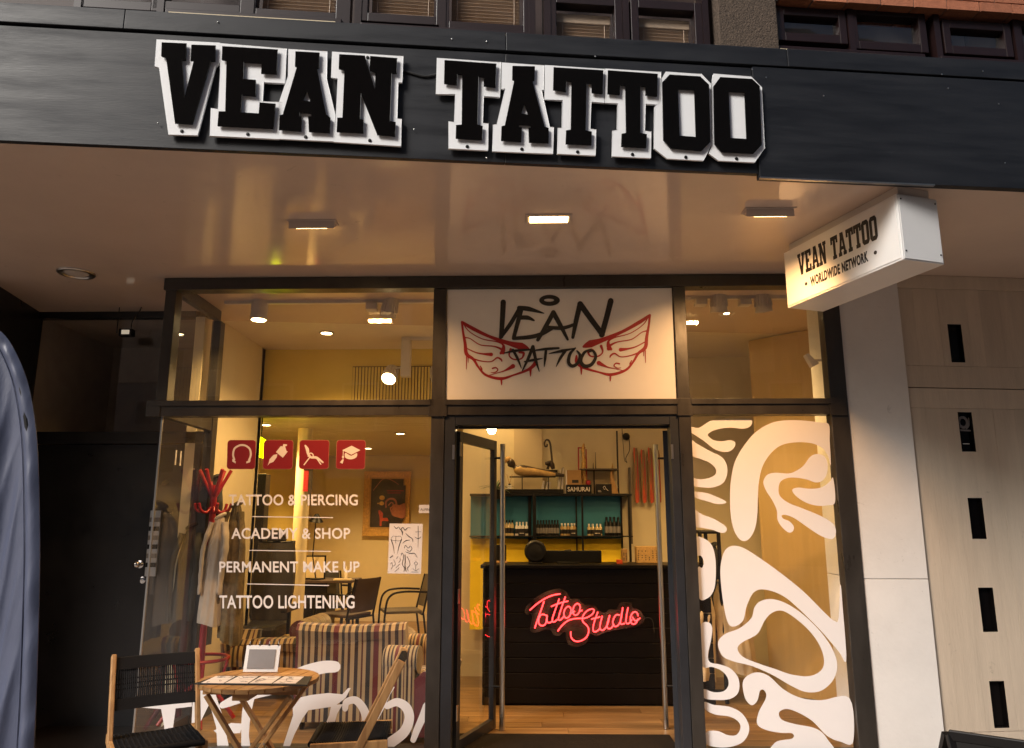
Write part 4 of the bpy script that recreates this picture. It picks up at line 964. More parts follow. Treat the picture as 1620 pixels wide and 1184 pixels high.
# ------------------------------------------------------------------ vinyl shapes on the right pane
ra = lambda p: z3(p, 4.553, 1060, 600)
rb = lambda p: z3(p, 2.175, 1060, 640)
rd = lambda p: z3(p, 3.25, 1080, 820)
SH = [
 ('forked curl at the top left of the right pane', [ra([(145, 345), (205, 352), (262, 318), (310, 297), (450, 293), (575, 293), (590, 318), (570, 345), (520, 358), (430, 350), (330, 365), (280, 390), (275, 410), (310, 438), (370, 448), (430, 440), (465, 452), (468, 480), (440, 515), (390, 525), (320, 505), (250, 450), (190, 410), (148, 380)])]),
 ('hook shape under the forked curl', [ra([(148, 440), (200, 470), (290, 520), (370, 560), (408, 620), (410, 690), (380, 750), (310, 780), (230, 780), (162, 765), (162, 715), (220, 722), (290, 710), (330, 680), (325, 640), (280, 600), (220, 575), (155, 545)])]),
 ('short slanting drop under the hook shape', [ra([(162, 780), (170, 808), (260, 820), (340, 850), (400, 880), (395, 895), (340, 900), (260, 878), (168, 845)])]),
 ('second slanting drop above the clothes rack', [ra([(172, 945), (230, 975), (310, 1005), (380, 1045), (408, 1075), (400, 1100), (370, 1108), (300, 1085), (235, 1072), (175, 1055)])]),
 ('big arch filling the upper right pane', [ra([(1145, 330), (1090, 314), (950, 298), (820, 298), (720, 320), (620, 380), (540, 470), (470, 590), (440, 720), (432, 860), (440, 1000), (470, 1110), (520, 1165), (570, 1150), (610, 1080), (628, 980), (632, 860), (640, 740), (670, 620), (740, 520), (820, 470), (930, 455), (1030, 465), (1100, 500), (1140, 560), (1158, 620), (1150, 450)])]),
 ('flowing face shape inside the big arch', [ra([(700, 690), (760, 675), (850, 680), (900, 665), (960, 625), (1010, 560), (1060, 540), (1110, 555), (1135, 610), (1130, 680), (1100, 730), (1050, 745), (990, 725), (920, 712), (850, 712), (800, 735), (782, 780), (790, 840), (850, 890), (950, 930), (1050, 970), (1130, 1010), (1180, 1050), (1195, 1100), (1180, 1145), (1140, 1150), (1070, 1120), (980, 1060), (900, 1005), (840, 980), (805, 982), (815, 1005), (860, 1025), (890, 1060), (885, 1095), (855, 1105), (810, 1070), (775, 1015), (770, 950), (740, 880), (690, 800), (672, 740)])]),
 ('pocket shape at the right edge of the pane', [ra([(880, 800), (920, 782), (1010, 790), (1090, 780), (1150, 740), (1175, 715), (1188, 885), (1130, 910), (1060, 912), (980, 890), (910, 845)])]),
 ('broad wave across the middle of the right pane', [rb([(185, 510), (210, 488), (250, 493), (310, 530), (380, 580), (460, 645), (530, 715), (565, 745), (580, 735), (586, 620), (594, 700), (606, 880), (580, 850), (520, 780), (450, 710), (390, 660), (330, 638), (290, 645), (265, 690), (250, 745), (215, 765), (195, 740), (180, 660), (173, 570)])]),
 ('closed loop low on the right pane', [rb([(165, 820), (190, 790), (240, 770), (280, 735), (290, 700), (310, 678), (350, 670), (400, 685), (460, 725), (520, 785), (560, 845), (575, 900), (560, 950), (520, 985), (470, 990), (420, 970), (350, 930), (280, 900), (220, 885), (180, 865)]), rb([(232, 840), (250, 818), (300, 790), (325, 745), (350, 718), (385, 710), (430, 735), (480, 780), (515, 830), (530, 880), (520, 915), (480, 935), (420, 930), (360, 910), (300, 890), (250, 868)])]),
 ('knotted wave at the bottom of the right pane', [rb([(250, 960), (265, 935), (300, 922), (340, 935), (390, 980), (450, 1010), (520, 1018), (618, 1012), (630, 1160), (585, 1160), (540, 1140), (490, 1090), (440, 1060), (400, 1048), (375, 1060), (385, 1085), (430, 1100), (500, 1115), (540, 1150), (570, 1230), (345, 1230), (360, 1165), (420, 1150), (420, 1132), (380, 1130), (330, 1120), (300, 1100), (305, 1060), (330, 1010), (325, 985), (310, 985), (300, 1020), (280, 1035), (258, 1010)])]),
 ('curved blob against the mullion below the slanting drops', [rd([(65, 100), (110, 105), (150, 140), (168, 210), (170, 300), (160, 370), (130, 410), (85, 410), (78, 260), (100, 255), (108, 225), (95, 195), (70, 185)])]),
 ('swan curve beside the mullion', [rd([(92, 560), (110, 535), (140, 540), (152, 570), (145, 630), (130, 700), (140, 740), (190, 752), (240, 770), (280, 810), (292, 860), (280, 905), (240, 930), (180, 935), (110, 925), (108, 880), (160, 895), (210, 890), (235, 860), (230, 820), (200, 785), (150, 765), (103, 762), (92, 650)])]),
 ('lowest bent hook beside the mullion', [rd([(112, 945), (160, 960), (240, 970), (300, 1000), (335, 1050), (340, 1100), (310, 1150), (250, 1175), (180, 1178), (122, 1160), (122, 1100), (180, 1095), (230, 1115), (275, 1115), (297, 1080), (285, 1045), (240, 1020), (170, 1010), (118, 985)])])]
for i, (lab, loops) in enumerate(SH):
    o = MB().plate([smooth(l, True, 6) for l in loops], lambda a, b, k=i: gv(a, b) + Vector((0, -0.0002 * (k % 4), 0)), V1).build('window_graphic', 'vinyl_white')
    tag(o, 'white vinyl graphic, %s' % lab, 'sticker', 'white graphics on the right pane')

# ------------------------------------------------------------------ shop lighting: track lamps and downlights
TRACK_W = 44.0
WARM = (1.0, 0.60, 0.21)
def spot_in(loc, aim, w, size=100, blend=0.6, rad=0.04):
    ld = bpy.data.lights.new('lamp_light', 'SPOT'); ld.energy = w; ld.color = WARM; ld.spot_size = R(size); ld.spot_blend = blend; ld.shadow_soft_size = rad
    o = bpy.data.objects.new('lamp_light', ld); COL.objects.link(o)
    o.location = loc; o.rotation_euler = Vector(aim).to_track_quat('-Z', 'Y').to_euler()
def track(label, p0, p1, z):
    t = MB().box(p0[0], p1[0], p0[1] - 0.02, p0[1] + 0.02, z - 0.035, z - 0.001).build('light_track', 'lamp_white', bevel=0.003)
    return tag(t, label, 'track')
def track_head(label, c, aim, w, z_track, lit=True, r=0.07, side=1):
    c = Vector(c); a = Vector(aim).normalized()
    t = thing('track_spotlight', label, 'lamp', c, 0, 'track spotlights')
    MB().box(c.x + side * 0.10, c.x + side * 0.19, c.y - 0.045, c.y + 0.045, c.z - 0.03, z_track - 0.04).build('driver_box', 'lamp_white', t, bevel=0.006)
    MB().cyl((c.x, c.y, c.z + 0.05), (c.x + side * 0.10, c.y, c.z + 0.06), 0.012, n=8).build('arm', 'lamp_white', t)
    b = c - a * 0.09
    prof = []
    MB().lathe([(r * 0.62, 0), (r * 0.72, 0.02), (r * 0.95, 0.15), (r, 0.17), (r * 0.9, 0.172), (r * 0.86, 0.155)], b, 24, a).build('shade', 'lamp_white', t, smooth_=40)
    for k in range(16):                   # cooling fins
        an = 2 * math.pi * k / 16
        M = Vector((0, 0, 1)).rotation_difference(a).to_matrix()
        d = M @ Vector((math.cos(an), math.sin(an), 0))
        MB().bar(b + a * 0.015 + d * r * 0.74, b + a * 0.125 + d * r * 0.94, 0.004, 0.014, d).build('fin', 'lamp_white', t)
    MB().lathe([(r * 0.84, 0.150), (r * 0.84, 0.158), (0.001, 0.161)], b, 24, a).build('lens', 'lamp_glow' if lit else 'lamp_white', t, smooth_=40)
    if w: spot_in(b + a * 0.19, a, w)
    return t
track('pale light track along the ceiling just inside the left pane', (-2.45, 5.85), (-0.75, 5.85), 3.40)
track('pale light track along the ceiling just inside the right pane', (1.15, 5.80), (2.4, 5.80), 3.40)
track('light track under the ceiling in front of the slatted grille', (at(635, 560, 7.1).x, 7.1), (-0.2, 7.1), 3.40)
p = at(410, 495, 5.85)
cy = thing('ceiling_cylinder_lamp', 'white cylinder lamp hanging near the top of the left pane', 'lamp', p)
MB().lathe([(0.062, 0), (0.066, 0.004), (0.066, 0.19), (0.06, 0.195)], (p.x, p.y, p.z - 0.06), 24).build('shade', 'lamp_white', cy, smooth_=40)
MB().lathe([(0.056, -0.002), (0.054, -0.004), (0.001, -0.005)], (p.x, p.y, p.z - 0.06), 24).build('lens', 'lamp_glow', cy)
spot_in((p.x, p.y, p.z - 0.09), (-0.25, 0.15, -1), TRACK_W * 0.7, 120, 0.8)
p = at(617, 486, 5.85)
track_head('ribbed spotlight turned away at the top right of the left pane', p, (-0.3, 0.45, -1), TRACK_W * 0.8, 3.40, True, side=-1)
p = at(618, 592, 7.1)
track_head('lit ribbed spotlight in front of the slatted grille', p, (-0.12, -0.75, -0.8), TRACK_W * 0.6, 3.40, True, r=0.075)
p = at(692, 592, 7.1)
track_head('lit spotlight half hidden by the mullion, beside the slatted grille', p, (0.3, -0.6, -0.9), TRACK_W * 0.6, 3.40, True, r=0.075)
p = at(1137, 478, 5.8)
track_head('ribbed spotlight above the arch graphic, next to the mullion', p, (0.05, 0.3, -1), TRACK_W * 0.7, 3.40, True, side=-1)
p = at(1207, 478, 5.8)
track_head('ribbed unlit spotlight above the arch graphic, next to the blade sign', p, (0.1, 0.2, -1), 0, 3.40, False, side=-1)
# recessed downlights of the shop, most of them added to brighten the rooms
def downlight(label, x, y, z, w, seen=True, size=125):
    t = thing('ceiling_downlight', label, 'lamp', (x, y, z), 0, 'recessed shop downlights')
    MB().lathe([(0.07, 0), (0.07, -0.006), (0.055, -0.008), (0.05, -0.002)], (x, y, z - 0.0005), 24).build('trim_ring', 'lamp_white', t, smooth_=40)
    MB().lathe([(0.05, -0.002), (0.048, -0.004), (0.001, -0.005)], (x, y, z - 0.0005), 20).build('lens', 'lamp_glow', t)
    spot_in((x, y, z - 0.03), (0, 0, -1), w, size, 0.8, 0.05)
downlight('lit downlight in the low metal ceiling above the gilt picture', at(582, 716, 11.2).x, 11.2, 2.745, TRACK_W * 2.2)
downlight('added fill downlight in the low metal ceiling near the second column', -3.0, 8.55, 2.745, TRACK_W * 2.2)
downlight('added fill downlight in the low metal ceiling above the office chairs', -1.6, 9.4, 2.745, TRACK_W * 1.5)
downlight('added fill downlight on the high ceiling over the striped armchairs', -1.9, 6.9, 3.395, TRACK_W * 0.7)
downlight('lit downlight on the high ceiling behind the open door leaf', at(778, 681, 7.6).x, 7.75, 3.395, TRACK_W * 0.8, size=80)
downlight('added fill downlight on the high ceiling over the counter', 0.45, 6.5, 3.395, TRACK_W * 0.45)
downlight('added fill downlight on the high ceiling over the clothes rack', 1.7, 6.3, 3.395, TRACK_W)
downlight('added fill downlight on the high ceiling over the entrance mat', 0.3, 5.75, 3.395, TRACK_W * 1.2)
# bright wall lamp seen beside the door head
p = at(778, 680, 7.0)
wl = thing('globe_lamp', 'small bright globe lamp beside the top of the slanting door leaf', 'lamp', p)
MB().lathe([(0.002, -0.045), (0.03, -0.035), (0.045, 0), (0.03, 0.035), (0.012, 0.042)], p, 18).build('globe', 'lamp_glow', wl, smooth_=60)
MB().cyl(p + Vector((0, 0, 0.04)), (p.x, p.y, 3.40), 0.006, n=8).build('stem', 'black_plastic', wl)

# ------------------------------------------------------------------ counter with neon sign
CY = 6.78
cxl, cxr = -0.40, at(1058, 900, CY).x + 0.35
ct = thing('reception_counter', 'black boarded reception counter inside the open door', 'counter', ((cxl + cxr) / 2, CY, ZI))
zt = at(900, 894, CY).z
MB().box(cxl, cxr, CY + 0.03, CY + 0.55, ZI, zt - 0.03).build('carcass', 'counter_board', ct)
MB().box(cxl - 0.02, cxr + 0.02, CY - 0.03, CY + 0.58, zt - 0.029, zt).build('top_board', 'counter_board', ct, bevel=0.003)
nb = 9
for i in range(nb):
    z0 = ZI + 0.02 + i * (zt - 0.05 - ZI) / nb; z1 = ZI + 0.02 + (i + 1) * (zt - 0.05 - ZI) / nb - 0.005
    MB().box(cxl, cxr, CY + random.random() * 0.003, CY + 0.028, z0, z1).build('board', 'counter_board', ct, bevel=0.003)
ns = thing('neon_sign', 'red glowing script sign Tattoo Studio on the counter front', 'neon sign', at(930, 1025, CY - 0.03))
nq = lambda x, y, d=0.035: at(820 + x / 7.714, 910 + y / 7.714, CY - d)
bkp = [(80, 440), (110, 370), (220, 270), (350, 200), (500, 165), (590, 210), (640, 290), (720, 290), (800, 360), (860, 360), (940, 380), (980, 430), (1060, 460), (1110, 420), (1200, 420), (1240, 340), (1310, 330), (1380, 340), (1400, 400), (1480, 430), (1545, 530), (1500, 600), (1380, 640), (1100, 690), (960, 745), (880, 720), (830, 830), (720, 875), (620, 850), (580, 760), (570, 690), (500, 740), (430, 730), (400, 680), (330, 670), (260, 690), (190, 705), (140, 660), (170, 500), (110, 490)]
MB().plate([smooth(bkp, True, 4)], lambda a, b: nq(a, b, 0.018), (0, 0.006, 0)).build('acrylic_back', 'acrylic_clear', ns)
NEON = [[(140, 430), (230, 350), (340, 280), (430, 245), (515, 230)], [(315, 320), (270, 450), (230, 560), (200, 650)], [(345, 495), (290, 480), (255, 520), (250, 590), (290, 620), (335, 590), (352, 490), (350, 560), (375, 585), (420, 560)],
        [(500, 290), (450, 430), (415, 540), (432, 575), (480, 540)], [(575, 265), (520, 420), (490, 530), (512, 550), (560, 500)], [(400, 385), (500, 345), (610, 318)], ell(600, 455, 42, 72, 14, 0.25) + [(640, 470), (690, 440)], ell(710, 420, 42, 72, 14, 0.25) + [(750, 440), (782, 430)],
        [(480, 685), (540, 610), (620, 550), (720, 530), (820, 525), (900, 480), (925, 430), (890, 415), (830, 445), (785, 510), (790, 570), (840, 620), (860, 680), (830, 760), (760, 805), (690, 805), (645, 760), (640, 690)],
        [(970, 450), (920, 600), (915, 680), (950, 690), (1000, 650)], [(890, 540), (1000, 510)], [(1025, 500), (1000, 600), (1000, 660), (1040, 670), (1090, 600), (1115, 490)], [(1112, 500), (1085, 600), (1092, 650), (1130, 650), (1170, 600)],
        [(1240, 490), (1190, 490), (1155, 560), (1165, 620), (1210, 620), (1250, 550), (1275, 395)], [(1275, 400), (1247, 560), (1255, 600), (1300, 590)], [(1340, 395), (1320, 500), (1315, 580), (1350, 590), (1390, 540)], ell(1415, 525, 46, 76, 14, 0.2), [(1390, 510), (1430, 560), (1488, 525)]]
for i, s_ in enumerate(NEON):
    MB().tube([nq(a, b, 0.032 + 0.002 * (i % 3)) for a, b in smooth(s_, False, 4)], 0.0052, 8).build('neon_tube', 'neon_red', ns, smooth_=60)

MB().tube(smooth([tuple(nq(*q_, 0.012)) for q_ in ((1500, 560), (1580, 520), (1640, 560), (1660, 700))], False, 5), 0.003, 6).build('cable', 'rubber', ns)
# ------------------------------------------------------------------ on the counter
c0, c1 = at(846, 871, 7.05), at(952, 895, 7.05)
mo = thing('computer_monitor', 'black computer monitor seen from behind on the counter', 'monitor', ((c0.x + c1.x) / 2, 7.05, zt))
MB().box(c0.x, c1.x, 7.04, 7.07, zt + 0.004, c0.z).build('screen_back', 'black_plastic', mo, bevel=0.006)
MB().box((c0.x + c1.x) / 2 - 0.1, (c0.x + c1.x) / 2 + 0.1, 7.02, 7.18, zt + 0.001, zt + 0.015).build('foot', 'black_plastic', mo, bevel=0.004)
MB().box((c0.x + c1.x) / 2 - 0.03, (c0.x + c1.x) / 2 + 0.03, 7.07, 7.09, zt + 0.014, zt + 0.12).build('stand', 'black_plastic', mo, bevel=0.004)
p = at(847, 881, 6.95)
fn_ = thing('desk_speaker', 'round black speaker on the counter beside the monitor', 'speaker', (p.x, 6.95, zt))
rr = 0.098
MB().lathe([(rr * 0.9, 0), (rr, 0.012), (rr, 0.06), (rr * 0.85, 0.075)], (p.x, 6.99, zt + rr + 0.012), 28, (0, -1, 0)).build('drum', 'black_plastic', fn_, smooth_=40)
MB().lathe([(rr * 0.8, 0.070), (rr * 0.5, 0.078), (0.002, 0.08)], (p.x, 6.99, zt + rr + 0.012), 24, (0, -1, 0)).build('grille', 'cord_black', fn_, smooth_=40)
MB().box(p.x - 0.06, p.x + 0.06, 6.92, 6.99, zt + 0.001, zt + 0.015).build('foot', 'black_plastic', fn_, bevel=0.003)
p0, p1 = at(781, 862, 7.1), at(801, 893, 7.1)
sg = thing('counter_placard', 'small black placard with white squares on a wooden foot', 'placard', ((p0.x + p1.x) / 2, 7.1, zt))
MB().box(p0.x, p1.x, 7.09, 7.10, zt + 0.02, p0.z).build('board', 'black_plastic', sg, bevel=0.004)
MB().box(p0.x - 0.01, p1.x + 0.01, 7.06, 7.13, zt + 0.001, zt + 0.02).build('foot', 'card_brown', sg, bevel=0.003)
for z in (0.05, 0.085, 0.125): MB().box(p1.x - 0.05, p1.x - 0.025, 7.086, 7.089, zt + z, zt + z + 0.02).build('mark', 'sign_white', sg)
def basket(label, px0, px1, pt, Y, m='straw'):
    a, b = at(px0, pt, Y), at(px1, 895, Y)
    t = thing('perforated_box', label, 'box', ((a.x + b.x) / 2, Y, zt))
    MB().box(a.x, b.x, Y, Y + 0.14, zt + 0.001, a.z).build('body', m, t, bevel=0.004)
    nx, nz = max(2, int((b.x - a.x) / 0.03)), 5
    for i in range(nx):
        for j in range(nz):
            x = a.x + (i + 0.5) * (b.x - a.x) / nx; z = zt + 0.02 + (j + 0.5) * (a.z - zt - 0.05) / nz
            if random.random() < 0.8: MB().lathe([(0.006, 0), (0.001, 0.0015)], (x, Y - 0.0003, z), 6, (0, -1, 0)).build('hole', 'print_black', t)
basket('perforated straw coloured box on the counter by the right door handle', 1007, 1042, 865, 7.12)
basket('narrow perforated brown box on the counter', 985, 993, 869, 7.14, 'card_brown')
p = at(981, 892, 7.0)
tag(MB().box(p.x - 0.03, p.x + 0.02, 6.98, 7.04, zt + 0.001, zt + 0.035).build('card_box', 'orange_print', bevel=0.002), 'little red card box at the end of the counter', 'box')

# ------------------------------------------------------------------ shelf unit behind the counter
SY = 7.72
def sxz(px, py, Y=SY): return at(px, py, Y)
su = thing('shelf_unit', 'black metal shelf unit with teal and yellow back behind the counter', 'shelf', (0.4, SY + 0.15, ZI))
xa, xb = sxz(782, 800).x - 0.25, sxz(986, 800).x
zt1, zm, zl_ = sxz(900, 781).z, sxz(900, 848).z, 1.0
MB().box(xa, xb + 0.0, SY + 0.17, SY + 0.188, zm - 0.03, zt1 - 0.012).build('teal_back', 'teal_paint', su)
MB().box(xa, xb + 0.0, SY + 0.17, SY + 0.188, 0.6, zm - 0.032).build('yellow_back', 'yellow_paint', su)
MB().box(xa, sxz(1000, 781).x, SY + 0.02, SY + 0.32, zt1 - 0.022, zt1).build('top_shelf', 'black_plastic', su, bevel=0.002)
MB().box(xa, sxz(1000, 781).x, SY + 0.03, SY + 0.169, zm - 0.012, zm).build('middle_shelf', 'black_plastic', su, bevel=0.002)
for px, w, Y in ((838, 0.03, SY + 0.14), (845.5, 0.034, SY), (912, 0.014, SY + 0.14), (921.5, 0.018, SY), (983.5, 0.016, SY + 0.14), (996, 0.022, SY)):
    x = at(px, 820, Y).x
    MB().box(x - w / 2, x + w / 2, Y + 0.001, Y + 0.026, ZI, zt1 - 0.023).build('post', 'black_plastic', su, bevel=0.002)
def bottle(label, px, h, r, m, capm='black_plastic', base=zm, Y=SY + 0.1, lab=True, grp='bottles on the middle shelf'):
    x = at(px, 845, Y).x; h *= 1.22; r *= 1.22
    t = thing('bottle', label, 'bottle', (x, Y, base + 0.001), 0, grp)
    MB().lathe([(r * 0.96, 0), (r, 0.004), (r, h * 0.68), (r * 0.5, h * 0.78), (r * 0.45, h * 0.84)], (x, Y, base + 0.001), 12).build('body', m, t, smooth_=40)
    MB().lathe([(r * 0.55, h * 0.84), (r * 0.55, h), (r * 0.45, h * 1.01)], (x, Y, base + 0.001), 10).build('cap', capm, t, smooth_=40)
    if lab: MB().lathe([(r * 1.02, h * 0.15), (r * 1.02, h * 0.5)], (x, Y, base + 0.001), 12).build('label_band', 'print_black' if m != 'black_plastic' else 'print_grey', t, smooth_=40)
names = ['first', 'second', 'third', 'fourth', 'fifth', 'sixth', 'seventh', 'eighth', 'ninth', 'tenth']
for i, px in enumerate((797, 801.5, 806, 810.5)): bottle('tall amber bottle in the left bay of the shelf, %s from the door leaf' % names[i], px, 0.125, 0.014, 'glass_bottle')
for i, px in enumerate((817.5, 822.5, 827.5, 833)): bottle('slim pale bottle with white cap near the double post, %s of four' % names[i], px, 0.11, 0.014, 'sign_white', 'sign_white')
for i, px in enumerate((851, 855.5, 860, 864.5, 869, 873.5, 878, 882.5)): bottle('black ink bottle in the middle bay, %s from the double post' % names[i], px, 0.125, 0.0135, 'black_plastic')
for i, px in enumerate((889, 894, 899, 904.5, 909)): bottle('small %s bottle right of the black ink bottles, %s in its row' % (('orange', 'clear', 'orange', 'clear', 'orange')[i], names[i]), px, 0.10, 0.014, ('cloth_ochre', 'glass_bottle')[i % 2], 'sign_white')
for i, px in enumerate((932, 938, 944.5, 950)): bottle('cream bottle in the right bay of the shelf, %s from the thin post' % names[i], px, 0.095, 0.015, 'glass_bottle', 'sign_white')
for i, px in enumerate((960, 966, 972, 978.5)): bottle('tall black box shaped bottle at the right end of the shelf, %s of four' % names[i], px, 0.15, 0.018, 'black_plastic')
for px0, px1, lab in ((820, 831, 'near the double post'), (902, 912, 'beside the thin post'), (939, 951, 'in the right bay')):
    a, b = at(px0, 837, SY + 0.05), at(px1, 847, SY + 0.05)
    t = thing('price_card', 'small black price card %s of the shelf' % lab, 'card', ((a.x + b.x) / 2, SY + 0.05, zm + 0.001), 0, 'price cards on the shelf')
    MB().box(a.x, b.x, SY + 0.045, SY + 0.049, zm + 0.001, zm + 0.055).build('card', 'print_black', t)
    lettering(MB(), 'INK', lambda u, v: Vector((a.x + 0.012 + u * (b.x - a.x - 0.024), SY + 0.0448, zm + 0.018 + v * 0.014)), 0, 1, (0, -0.0006, 0)).build('print', 'paper', t) if False else MB().box(a.x + 0.012, b.x - 0.012, SY + 0.0435, SY + 0.0449, zm + 0.022, zm + 0.027).build('print', 'paper', t)
# --- things on top of the shelf
TY = SY + 0.12
def top_x(px): return at(px, 775, TY).x
a, b = at(799, 772, TY), at(891, 779, TY)
bx_ = MB().box(a.x, b.x, TY - 0.1, TY + 0.15, zt1 + 0.001, zt1 + 0.045).build('flat_case', 'black_plastic', bevel=0.004)
tag(bx_, 'long flat black case under the reclining figure', 'case')
zc = zt1 + 0.046
# reclining carved figure: one continuous body on a stand
fg = thing('reclining_figure', 'carved figure lying on its back with ochre drapery and cap', 'statue', (top_x(850), TY, zc))
F = lambda x, y: at(780 + x / 9.107, 670 + y / 9.107, TY)
path = [(205, 545), (240, 560), (275, 590), (310, 620), (345, 650), (420, 665), (520, 680), (620, 690), (740, 705), (860, 730), (960, 745), (1030, 750)]
rad = [0.014, 0.042, 0.040, 0.024, 0.040, 0.048, 0.044, 0.036, 0.030, 0.024, 0.020, 0.014]
pp = smooth([(*p_, r_) for p_, r_ in zip(path, rad)], False, 5)
MB().tube([F(x, y) for x, y, _ in pp], [r_ for _, _, r_ in pp], 14).build('body', 'bronze_statue', fg, smooth_=60)
path2 = [(330, 640), (360, 670), (430, 690), (540, 700), (680, 715), (800, 735), (900, 745)]
rad2 = [0.030, 0.052, 0.055, 0.050, 0.040, 0.034, 0.022]
pp = smooth([(*p_, r_) for p_, r_ in zip(path2, rad2)], False, 5)
MB().tube([F(x, y) + Vector((0, -0.008, 0.0)) for x, y, _ in pp], [r_ * 0.92 for _, _, r_ in pp], 14).build('drapery', 'cloth_ochre', fg, smooth_=60)
MB().lathe([(0.036, 0), (0.04, 0.02), (0.03, 0.04), (0.002, 0.05)], F(222, 545), 16, (-0.6, 0, 0.8)).build('cap', 'straw', fg, smooth_=60)
for x in (420, 800): q = F(x, 780); MB().cyl((q.x, TY, zc), (q.x, TY, F(x, 760).z), 0.005, n=8).build('support_rod', 'black_plastic', fg)
q0, q1_ = F(240, 775), F(900, 775); MB().box(q0.x, q1_.x, TY - 0.04, TY + 0.04, q0.z - 0.004, q0.z + 0.006).build('stand_board', 'black_plastic', fg)
# tailed monkey ornament
mk = MB()
tail = [(850, 560), (845, 480), (835, 380), (825, 300), (800, 245), (765, 240), (742, 280), (750, 330), (775, 330), (780, 300)]
mk.tube([at(780 + x / 9.107, 670 + y / 9.107, TY + 0.03) for x, y in smooth(tail, False, 4)], [0.011] * 18 + [0.009] * 19, 8)
body = [(870, 660), (850, 600), (835, 560), (800, 570), (770, 585), (762, 600)]
mk.tube([at(780 + x / 9.107, 670 + y / 9.107, TY + 0.03) for x, y in body], [0.02, 0.028, 0.026, 0.024, 0.026, 0.012], 10)
for x in (805, 785): mk.tube([at(780 + a / 9.107, 670 + b / 9.107, TY + 0.03) for a, b in ((815, 580), (x, 630), (x - 10, 665))], 0.008, 6)
o = mk.build('monkey_ornament', 'bronze_statue', smooth_=50); tag(o, 'dark monkey ornament with a tall curled tail above the reclining figure', 'ornament')
q0 = at(862, 744, TY + 0.03); q1_ = at(882, 744, TY + 0.03)
tag(MB().box(q0.x, q1_.x, TY + 0.0, TY + 0.06, at(870, 747, TY).z - 0.01, at(870, 743.5, TY).z).build('ornament_base', 'black_plastic', bevel=0.003), 'thin dark base under the monkey ornament', 'base')
bkx = top_x(883)
for i, (px, h, m) in enumerate(((858, 0.09, 'sign_white'), (864, 0.085, 'print_black'), (868, 0.08, 'sign_white'), (884, 0.25, 'sign_white'), (889, 0.27, 'poster_dark'), (895, 0.23, 'paper'), (899, 0.22, 'card_brown'))):
    x = top_x(px); z0 = zc if i < 3 else zt1 + 0.001
    b_ = thing('leaning_book', 'book leaning on the shelf top, %s from the reclining figure, %s spine' % (names[i], m.split('_')[-1]), 'book', (x, TY + 0.08, z0), 0, 'books on the shelf top')
    MB().hexa([(x - 0.012, TY + 0.04, z0), (x + 0.012, TY + 0.04, z0), (x + 0.012, TY + 0.16, z0), (x - 0.012, TY + 0.16, z0)], [(x + 0.008, TY + 0.05, z0 + h), (x + 0.028, TY + 0.05, z0 + h), (x + 0.028, TY + 0.16, z0 + h), (x + 0.008, TY + 0.16, z0 + h)]).build('cover', m, b_, bevel=0.001)
    MB().hexa([(x - 0.009, TY + 0.039, z0 + 0.003), (x + 0.009, TY + 0.039, z0 + 0.003), (x + 0.009, TY + 0.0395, z0 + 0.003), (x - 0.009, TY + 0.0395, z0 + 0.003)], [(x + 0.0105, TY + 0.0488, z0 + h - 0.004), (x + 0.0255, TY + 0.0488, z0 + h - 0.004), (x + 0.0255, TY + 0.0492, z0 + h - 0.004), (x + 0.0105, TY + 0.0492, z0 + h - 0.004)]).build('page_edge', 'paper', b_)
def xbox(name, label, cat, p0, p1, Y, depth, m, base=None, bevel=0.003):
    a, b = at(*p0, Y), at(*p1, Y)
    z0 = base if base is not None else b.z
    t = thing(name, label, cat, ((a.x + b.x) / 2, Y, z0))
    MB().box(a.x, b.x, Y, Y + depth, z0, a.z).build('body', m, t, bevel=bevel)
    return t, a, b, z0
t, a, b, z0 = xbox('lettered_box', 'black box lettered SAMURAI on the shelf top', 'box', (896, 767), (936, 780), TY - 0.05, 0.12, 'black_plastic', zt1 + 0.001)
lettering(MB(), 'SAMURAI', lambda u, v: Vector((a.x + 0.012 + u * (b.x - a.x - 0.03), TY - 0.0506, z0 + 0.022 + v * 0.045)), 0.012, 1.0, (0, -0.001, 0)).build('lettering', 'paper', t)
t, a, b, z0 = xbox('brown_carton', 'brown carton standing on the lettered black box', 'box', (897, 744), (920, 766), TY - 0.04, 0.1, 'card_brown', zt1 + 0.09)
MB().box(a.x - 0.012, a.x - 0.001, TY - 0.039, TY + 0.06, z0, a.z).build('side_flap', 'paper', t)
MB().box(a.x + 0.05, b.x - 0.03, TY - 0.0415, TY - 0.0402, z0 + 0.02, z0 + 0.05).build('stamp', 'print_black', t)
t, a, b, z0 = xbox('printed_box', 'small black box with white line print on the shelf top', 'box', (943, 766), (968, 780), TY - 0.05, 0.1, 'black_plastic', zt1 + 0.001)
strokes(MB(), [([(0.02, 0.02), (0.05, 0.018)], 0.004), ([(0.02, 0.032), (0.045, 0.03)], 0.003), ([(0.07, 0.06), (0.085, 0.075), (0.10, 0.05), (0.12, 0.03)], 0.004), ([(0.075, 0.05), (0.09, 0.04)], 0.004)], lambda u, v: Vector((a.x + u, TY - 0.0506, z0 + v))).build('print', 'paper', t)
